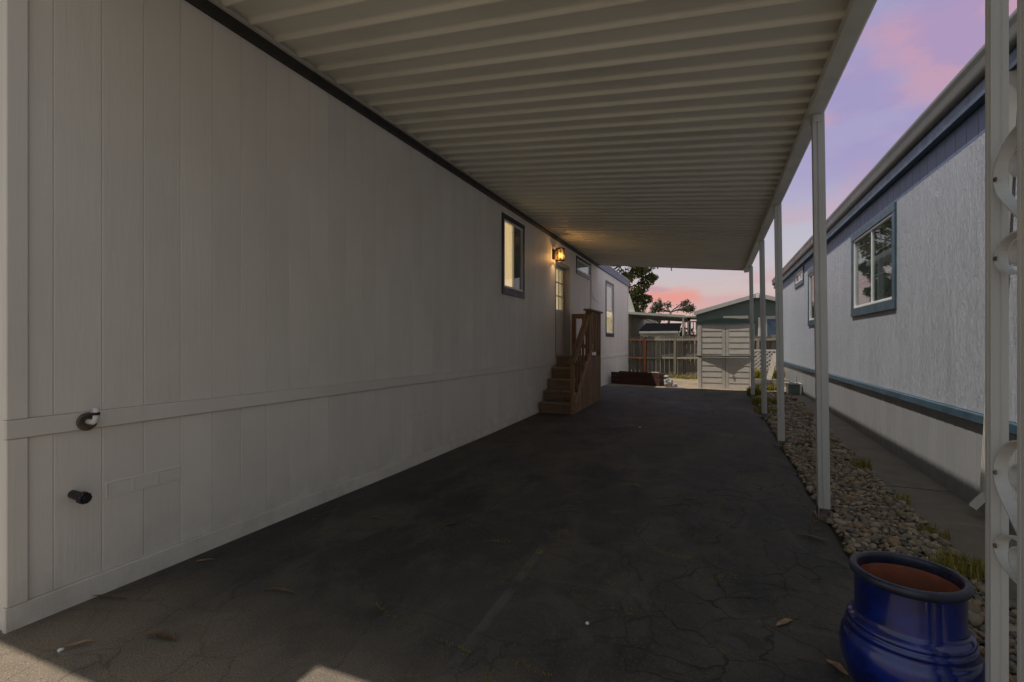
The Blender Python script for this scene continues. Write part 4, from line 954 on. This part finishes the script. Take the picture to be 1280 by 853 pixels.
m = MB(); m.tube([(1.84, 13.75, .335), (1.84, 13.75, .56)], .006, 6); m.build('rod', M['rust'], UB)
o = inst('rag', rockmesh('rag', .07, 22, M['pvc'], 2, .35), None, (1.73, 13.72, .355)); tag(o, 'crumpled white rag lying on top of the utility box', 'rag')

# ------------------------------------------------------------------ blue pot
BP = thing('flower_pot', 'glossy cobalt blue empty flower pot with a terracotta inside beside the scroll column', 'pot', (.635, 2.16, 0))
c = (.635, 2.16, .0)
body = [(.12, .0), (.135, .005), (.150, .04), (.185, .11), (.203, .17), (.206, .21), (.200, .25), (.193, .262), (.181, .274), (.185, .279), (.188, .287), (.184, .296), (.175, .299), (.180, .303), (.182, .310), (.177, .318), (.167, .323), (.160, .331), (.158, .345), (.159, .46), (.160, .468)]
m = MB(); m.lathe(body, c, 64); m.build('body', M['glaze'], BP)
m = MB(); m.lathe([(.158, .464), (.166, .468), (.172, .476), (.174, .484), (.173, .492), (.168, .498), (.157, .500), (.150, .497), (.147, .488), (.1465, .462), (.150, .45)], c, 64); m.build('rim', M['rimglaze'], BP)
m = MB(); m.lathe([(.1475, .463), (.1455, .455), (.146, .40), (.146, .33), (.165, .27), (.188, .20), (.18, .12), (.14, .05), (.12, .03), (.001, .03)], c, 48); m.build('inner_wall', M['terracotta'], BP)

# ------------------------------------------------------------------ river stones
def pebble_variant(seed):
    n, r = 8, 4; vs = [(0, 0, 1)]; rr = np.random.default_rng(seed)
    for i in range(1, r):
        ph = math.pi*i/r
        for k in range(n): t = 2*math.pi*k/n; vs.append((math.sin(ph)*math.cos(t), math.sin(ph)*math.sin(t), math.cos(ph)))
    vs.append((0, 0, -1)); fs = [(0, 1+k, 1+(k+1) % n) for k in range(n)]
    for i in range(r-2): fs += [(1+i*n+k, 1+(i+1)*n+k, 1+(i+1)*n+(k+1) % n, 1+i*n+(k+1) % n) for k in range(n)]
    L_ = len(vs)-1; fs += [(L_, 1+(r-2)*n+(k+1) % n, 1+(r-2)*n+k) for k in range(n)]
    v = np.array(vs)
    for j in range(len(v)):
        d = Vector(vs[j]); v[j] *= 1+.22*mnoise.noise(d*1.1+Vector((seed*3.1, 0, 0)))
    return v, fs
VAR = [pebble_variant(s) for s in range(10)]
def rotm(a, b, c):
    return np.array(Matrix.Rotation(a, 3, 'Z') @ Matrix.Rotation(b, 3, 'X') @ Matrix.Rotation(c, 3, 'Y'))
stones = []
y = -1.0; row = 0
while y < 13.6:
    sp = .029 if y < 7 else .040
    x = .73+random.uniform(0, .03)+(.018 if row % 2 else 0); 
    xe = walk_edge(y)-.012
    x0 = .785+mnoise.noise((y*2.1, 3, 0))*.035+mnoise.noise((y*9, 4, 0))*.02
    while x < xe:
        if x > x0 and not (y > 9.5 and mnoise.noise((x*3, y*1.2, 7)) > .28) and random.random() < .985:
            s = random.lognormvariate(0, .32)*(.0172 if y < 7 else .0225)
            sx_ = s*random.uniform(.95, 1.5); sy_ = s*random.uniform(.7, 1.05); sz_ = s*random.uniform(.45, .75)
            stones.append((x+random.uniform(-.012, .012), y+random.uniform(-.012, .012), sx_, sy_, sz_, random.uniform(0, 6.28), random.uniform(-.45, .45), random.uniform(-.45, .45), random.randrange(10)))
        x += sp*random.uniform(.85, 1.2)
    y += sp*.82; row += 1
def sxy(x, y):
    th = math.atan(254/615); c_, s_ = math.cos(th), math.sin(th); u = x*c_+y*s_; d = -x*s_+y*c_
    return 640+615*u/max(d, .01), 429+615*1.33/max(d, .01), d
def visw(s):
    px, py, d = sxy(s[0], s[1]); return s[2]/d if (d > .3 and px < 1290 and py < 870) else 0
order = sorted(range(len(stones)), key=lambda i: -visw(stones[i])); near = set(order[:290])
pmesh = []
for v, f in VAR:
    me = bpy.data.meshes.new('pebble'); me.from_pydata([tuple(p) for p in v], [], f); me.polygons.foreach_set('use_smooth', [True]*len(f)); me.materials.append(M['stone']); pmesh.append(me)
AV = []; AF = []; base = 0
for i, (x, y, a, b_, c_, r1, r2, r3, k) in enumerate(stones):
    z = GZ(y)-.030+c_*.75+random.uniform(0, .022)
    if i in near:
        o = inst('pebble', pmesh[k], gb, (x, y, z)); o.scale = (a, b_, c_); o.rotation_euler = (r2, r3, r1)
    else:
        v, f = VAR[k]; w = (v*np.array([a, b_, c_])) @ rotm(r1, r2, r3).T+np.array([x, y, z]); AV.append(w); AF += [tuple(q+base for q in g) for g in f]; base += len(v)
me = bpy.data.meshes.new('river_gravel'); me.from_pydata(np.concatenate(AV).tolist(), [], AF); me.polygons.foreach_set('use_smooth', [True]*len(AF)); me.materials.append(M['stone'])
o = bpy.data.objects.new('river_gravel', me); col.objects.link(o); tag(o, 'mixed tan and grey river gravel filling the strip by the walkway', 'gravel', kind='stuff')

# ------------------------------------------------------------------ weeds, grass
def blades(mb, x, y, z, n, rad, h, lean=.6, w=.006):
    for _ in range(n):
        t = random.uniform(0, 6.28); r = rad*math.sqrt(random.random()); px, py = x+r*math.cos(t), y+r*math.sin(t)
        hh = h*random.uniform(.45, 1.1); a = random.uniform(0, 6.28); L_ = lean*hh*random.uniform(.2, 1); ca, sa = math.cos(a), math.sin(a); w_ = w*random.uniform(.6, 1.3)
        p0 = (px-sa*w_, py+ca*w_, z); p1 = (px+sa*w_, py-ca*w_, z); p2 = (px+ca*L_*.4+sa*w_*.7, py+sa*L_*.4-ca*w_*.7, z+hh*.62); p3 = (px+ca*L_*.4-sa*w_*.7, py+sa*L_*.4+ca*w_*.7, z+hh*.62); p4 = (px+ca*L_, py+sa*L_, z+hh)
        mb.add([p0, p1, p2, p3, p4], [(0, 1, 2, 3), (3, 2, 4)])
def weed(x, y, n, rad, h, label, w=.006, z=None):
    m = MB(); z = GZ(y)-.03 if z is None else z; blades(m, x, y, z, n, rad, h, w=w); o = m.build('weed', M['weed'], None, (x, y, z)); tag(o, label, 'weed', 'weeds along the gravel and the drive')
weed(1.32, 3.60, 320, .15, .13, 'nearest yellow-green weed tuft where gravel meets the walkway', .004)
weed(1.39, 4.25, 90, .09, .09, 'small thin weed tuft at the walkway edge past the nearest tuft', .004)
weed(1.43, 5.05, 60, .08, .08, 'sparse weed sprig at the walkway edge level with the first plain post', .004)
weed(1.42, 6.15, 130, .08, .13, 'green weed tuft at the walkway edge behind the first plain post', .004)
weed(1.46, 9.7, 70, .08, .10, 'low weed tuft beside the walkway halfway down the grey home', .005)
weed(.84, 12.75, 260, .14, .25, 'bushy bright weed by the right corner of the shed', .012)
weed(.93, 11.2, 320, .24, .18, 'dry yellow-brown weed patch at the foot of the farthest post', .009)
weed(.88, 10.0, 260, .24, .12, 'dry weed patch at the drive edge past the third plain post', .007)
weed(1.25, 14.3, 340, .22, .20, 'sunlit yellow weed patch in front of the garden bed', .011)
weed(1.12, 16.1, 300, .20, .32, 'tall yellow weed growing at the foot of the lattice', .012, .25)
weed(1.62, 16.0, 320, .20, .34, 'green-yellow weed growing behind the leaning plank', .012, .25)
m = MB()
for _ in range(420): blades(m, random.uniform(-1.8, 2.0), random.uniform(17.6, 18.7), .09, 6, .08, .11, w=.009)
o = m.build('grass_strip', M['weed'], None, (0, 18.2, .09)); tag(o, 'strip of short yellow-green grass at the foot of the fence', 'grass', kind='stuff')
m = MB()
cr = [[(-1.18, 2.35), (-1.05, 2.55), (-.98, 2.78), (-1.0, 3.0), (-.92, 3.3)], [(-1.6, 1.98), (-1.25, 1.92), (-.95, 1.86), (-.6, 1.85)], [(-.78, 2.52), (-.55, 2.45), (-.35, 2.42)], [(-.05, 2.9), (.12, 3.05)], [(-1.5, 2.9), (-1.3, 2.95)], [(.66, 3.9), (.70, 5.0)]]
for ln in cr:
    for (x0, y0_), (x1, y1_) in zip(ln, ln[1:]):
        L_ = math.hypot(x1-x0, y1_-y0_)
        for _ in range(int(L_*150)):
            t = random.random(); X_ = x0+(x1-x0)*t; Y_ = y0_+(y1_-y0_)*t
            if mnoise.noise((X_*9, Y_*9, 2)) < -.05: continue
            X_ += .07*mnoise.noise((Y_*6, X_*6, 8))+random.gauss(0, .009); Y_ += .07*mnoise.noise((X_*6, Y_*6, 4))+random.gauss(0, .009)
            blades(m, X_, Y_, GZ(Y_)+.002, 2, .008, .011, w=.0022)
o = m.build('crack_moss', simple('dry_moss', (.20, .15, .055), .9, .3, 20), None, (-1, 2.5, 0)); tag(o, 'dry yellow moss growing along the driveway cracks', 'moss', kind='stuff')

# ------------------------------------------------------------------ fallen leaves
def leaf(x, y, L_, w, ang, curl, label, name='fallen_leaf'):
    m = MB(); n = 8; vs = []
    for i in range(n+1):
        t = i/n; ww = w*math.sin(math.pi*min(1, t*.95+.05))**.8*.5; zz = GZ(y)+.009+.45*curl*math.sin(math.pi*t*1.7+ang)**2*L_; bend = (.10+.08*math.sin(ang*5))*L_*math.sin(t*2.2+ang*3)
        lx = (t-.5)*L_
        for s in (-1, 0, 1):
            u, v = lx, bend+s*ww; vs.append((x+u*math.cos(ang)-v*math.sin(ang), y+u*math.sin(ang)+v*math.cos(ang), zz+(abs(s)*ww*.6)))
    m.add(vs, [(i*3+k, i*3+k+1, (i+1)*3+k+1, (i+1)*3+k) for i in range(n) for k in range(2)], True)
    o = m.build(name, M['dryleaf'], None, (x, y, GZ(y))); tag(o, label, 'leaf', 'fallen leaves on the driveway'); return o
leaf(-2.26, 1.40, .17, .045, .15, .08, 'broad reddish-brown curled leaf near the left foreground')
leaf(-2.54, 1.25, .11, .022, 1.0, .10, 'bent narrow leaf just inside the left sunlit edge')
leaf(-2.85, 1.53, .23, .016, .5, .03, 'long thin leaf lying along the base board')
leaf(-2.10, 1.90, .20, .022, .35, .04, 'slim tan leaf out from the skirt vent')
leaf(-2.82, 2.02, .10, .020, .8, .06, 'small leaf by the base board below the vent')
leaf(-.66, 4.54, .14, .03, -.3, .10, 'pale curled leaf in the middle of the drive')
leaf(-.19, 4.32, .11, .03, .1, .08, 'pinkish leaf right of the pale curled leaf')
leaf(.62, 3.80, .22, .03, -.4, .03, 'yellowish leaf lying near the gravel edge behind the pot')
leaf(.30, 2.60, .12, .03, .9, .06, 'yellow leaf on the cracked asphalt left of the pot')
leaf(.45, 2.32, .10, .035, 2.2, .10, 'dull leaf against the left side of the blue pot')
leaf(-2.35, 3.0, .07, .02, .7, .1, 'tiny leaf out from the wall past the long thin leaf')
leaf(-1.75, 3.1, .10, .02, .9, .06, 'tan leaf lying mid-drive left of the faded seam')
for (x, y, s) in ((-2.57, 1.19, .014), (-.75, 2.42, .010), (-.36, 1.98, .010), (.05, 2.2, .009)):
    pass
pt(-2.57, 1.20, .006, .011, 31, 'pebble_chip', 'small white stone chip at the edge of the left sunlight', .6, M['pvc'])
pt(-1.05, 7.6, GZ(7.6)+.006, .014, 33, 'pebble_chip', 'white stone chip far down the middle of the drive', .6, M['pvc'])
pt(-.55, 2.25, .006, .009, 35, 'pebble_chip', 'tiny pale stone chip right of the faded seam', .6, M['pvc'])

# ------------------------------------------------------------------ trees
def crown(mb, centre, blobs, n, size, flat=.7):
    for (bx, by, bz, br) in blobs:
        for _ in range(n):
            d = rng.normal(size=3); d /= np.linalg.norm(d); r = br*(.55+.5*random.random())
            p = Vector((centre[0]+bx+d[0]*r, centre[1]+by+d[1]*r, centre[2]+bz+d[2]*r*flat)); a = Vector(rng.normal(size=3)).normalized(); b_ = a.orthogonal().normalized()*size*random.uniform(.35, .7); a = a*size*random.uniform(.7, 1.4)
            mb.add([p-a, p+b_, p+a, p-b_], [(0, 1, 2, 3)])
TR = thing('cypress_tree', 'dense dark cypress tree rising behind the white home', 'tree', (-6.6, 33, 0))
m = MB(); m.tube([(-6.6, 33, -.1), (-6.55, 33, 2), (-6.7, 33.1, 4.5), (-6.6, 33, 7.5)], [.32, .26, .2, .06], 10); m.build('trunk', M['bark'], TR)
m = MB(); bl = []
for k in range(50):
    t = random.uniform(0, 6.28); z = random.uniform(3.3, 9.0); rm = 3.1*math.sin(math.pi*min(1, max(.12, (z-2.6)/7.4)))**.7; r = rm*math.sqrt(random.uniform(.25, 1)); bl.append((r*math.cos(t), r*math.sin(t), z, random.uniform(.45, .8)))
bl += [(2.55, -.4, 5.35, .5), (2.85, -.2, 5.55, .36), (2.2, 0, 5.0, .5), (2.4, .1, 4.15, .42), (2.0, .1, 3.7, .5), (1.6, -.6, 3.4, .5), (2.0, -.5, 5.9, .5), (1.4, -1, 4.6, .7), (1.2, -1.2, 5.6, .7)]
crown(m, (-6.6, 33, 0), bl, 230, .10, .75); m.build('crown', M['needles'], TR)
m = MB()
for (x, y, z, r) in bl[::2]: m.tube([(-6.62, 33, max(2, z-1.2)), (-6.62+x*.6, 33+y*.6, z-.35), (-6.6+x, 33+y, z)], [.07, .04, .015], 5)
m.build('branch', M['bark'], TR)
TB = thing('bare_tree', 'sparse wind-bent tree with thin leafy twigs above the patio cover', 'tree', (-3.6, 44, 0))
m = MB(); lf = MB(); m.tube([(-3.9, 44, -.1), (-3.8, 44, 2.4), (-3.5, 44, 4.0)], [.16, .12, .08], 8); m.build('trunk', M['bark'], TB)
m = MB()
def branch(p, d, L_, r, dep):
    q = p+d*L_; m.tube([p, p+d*L_*.5+Vector((0, 0, .04)), q], [r, r*.8, r*.55], 5)
    for _ in range(1 if dep < 3 else 4):
        s = random.uniform(.3, 1); pp = p+d*L_*s; o_ = Vector(rng.normal(size=3))*.09; a = Vector(rng.normal(size=3)).normalized()*.09; b_ = a.orthogonal().normalized()*.05; lf.add([pp+o_-a, pp+o_+b_, pp+o_+a, pp+o_-b_], [(0, 1, 2, 3)])
    if dep < 4:
        for _ in range(3): branch(p+d*L_*random.uniform(.5, 1), (d+Vector((random.uniform(-.3, .9), random.uniform(-.6, .6), random.uniform(-.25, .25)))).normalized(), L_*.70, r*.62, dep+1)
for d in ((-.9, 0, .30), (-.6, .3, .18), (-.3, .3, .30), (.3, .2, .28), (.7, 0, .24), (.95, -.2, .16), (.6, -.3, .10), (-.95, .1, .08)): branch(Vector((-3.5, 44, 3.95)), Vector(d).normalized(), .85, .05, 1)
m.build('branch', M['bark'], TB); lf.build('crown', M['dark_leaves'], TB)
SHB = thing('dark_hedge', 'low dark bush showing over the patio cover beside the cypress', 'bush', (-5.4, 38, 0))
m = MB(); bl = [(random.uniform(-1.3, 1.3), random.uniform(-.6, .6), random.uniform(.6, 3.7), random.uniform(.4, .6)) for _ in range(34)]
crown(m, (-5.2, 38, 0), bl, 130, .09); m.build('crown', M['dark_leaves'], SHB)
m = MB(); m.tube([(-5.2, 38, -.1), (-5.2, 38, 2.6)], [.12, .05], 6); m.build('trunk', M['bark'], SHB)
BB = thing('leafy_bush', 'loose green bush glimpsed under the patio cover beyond the fence', 'bush', (-2.6, 34, 0))
m = MB(); bl = [(random.uniform(-1.2, 1.2), random.uniform(-.4, .4), random.uniform(.4, 2.15), random.uniform(.3, .5)) for _ in range(22)]
crown(m, (-2.6, 34, 0), bl, 80, .10); m.build('crown', M['dark_leaves'], BB)
m = MB(); m.tube([(-2.6, 34, -.1), (-2.6, 34, 1.6)], [.08, .04], 6); m.build('trunk', M['bark'], BB)
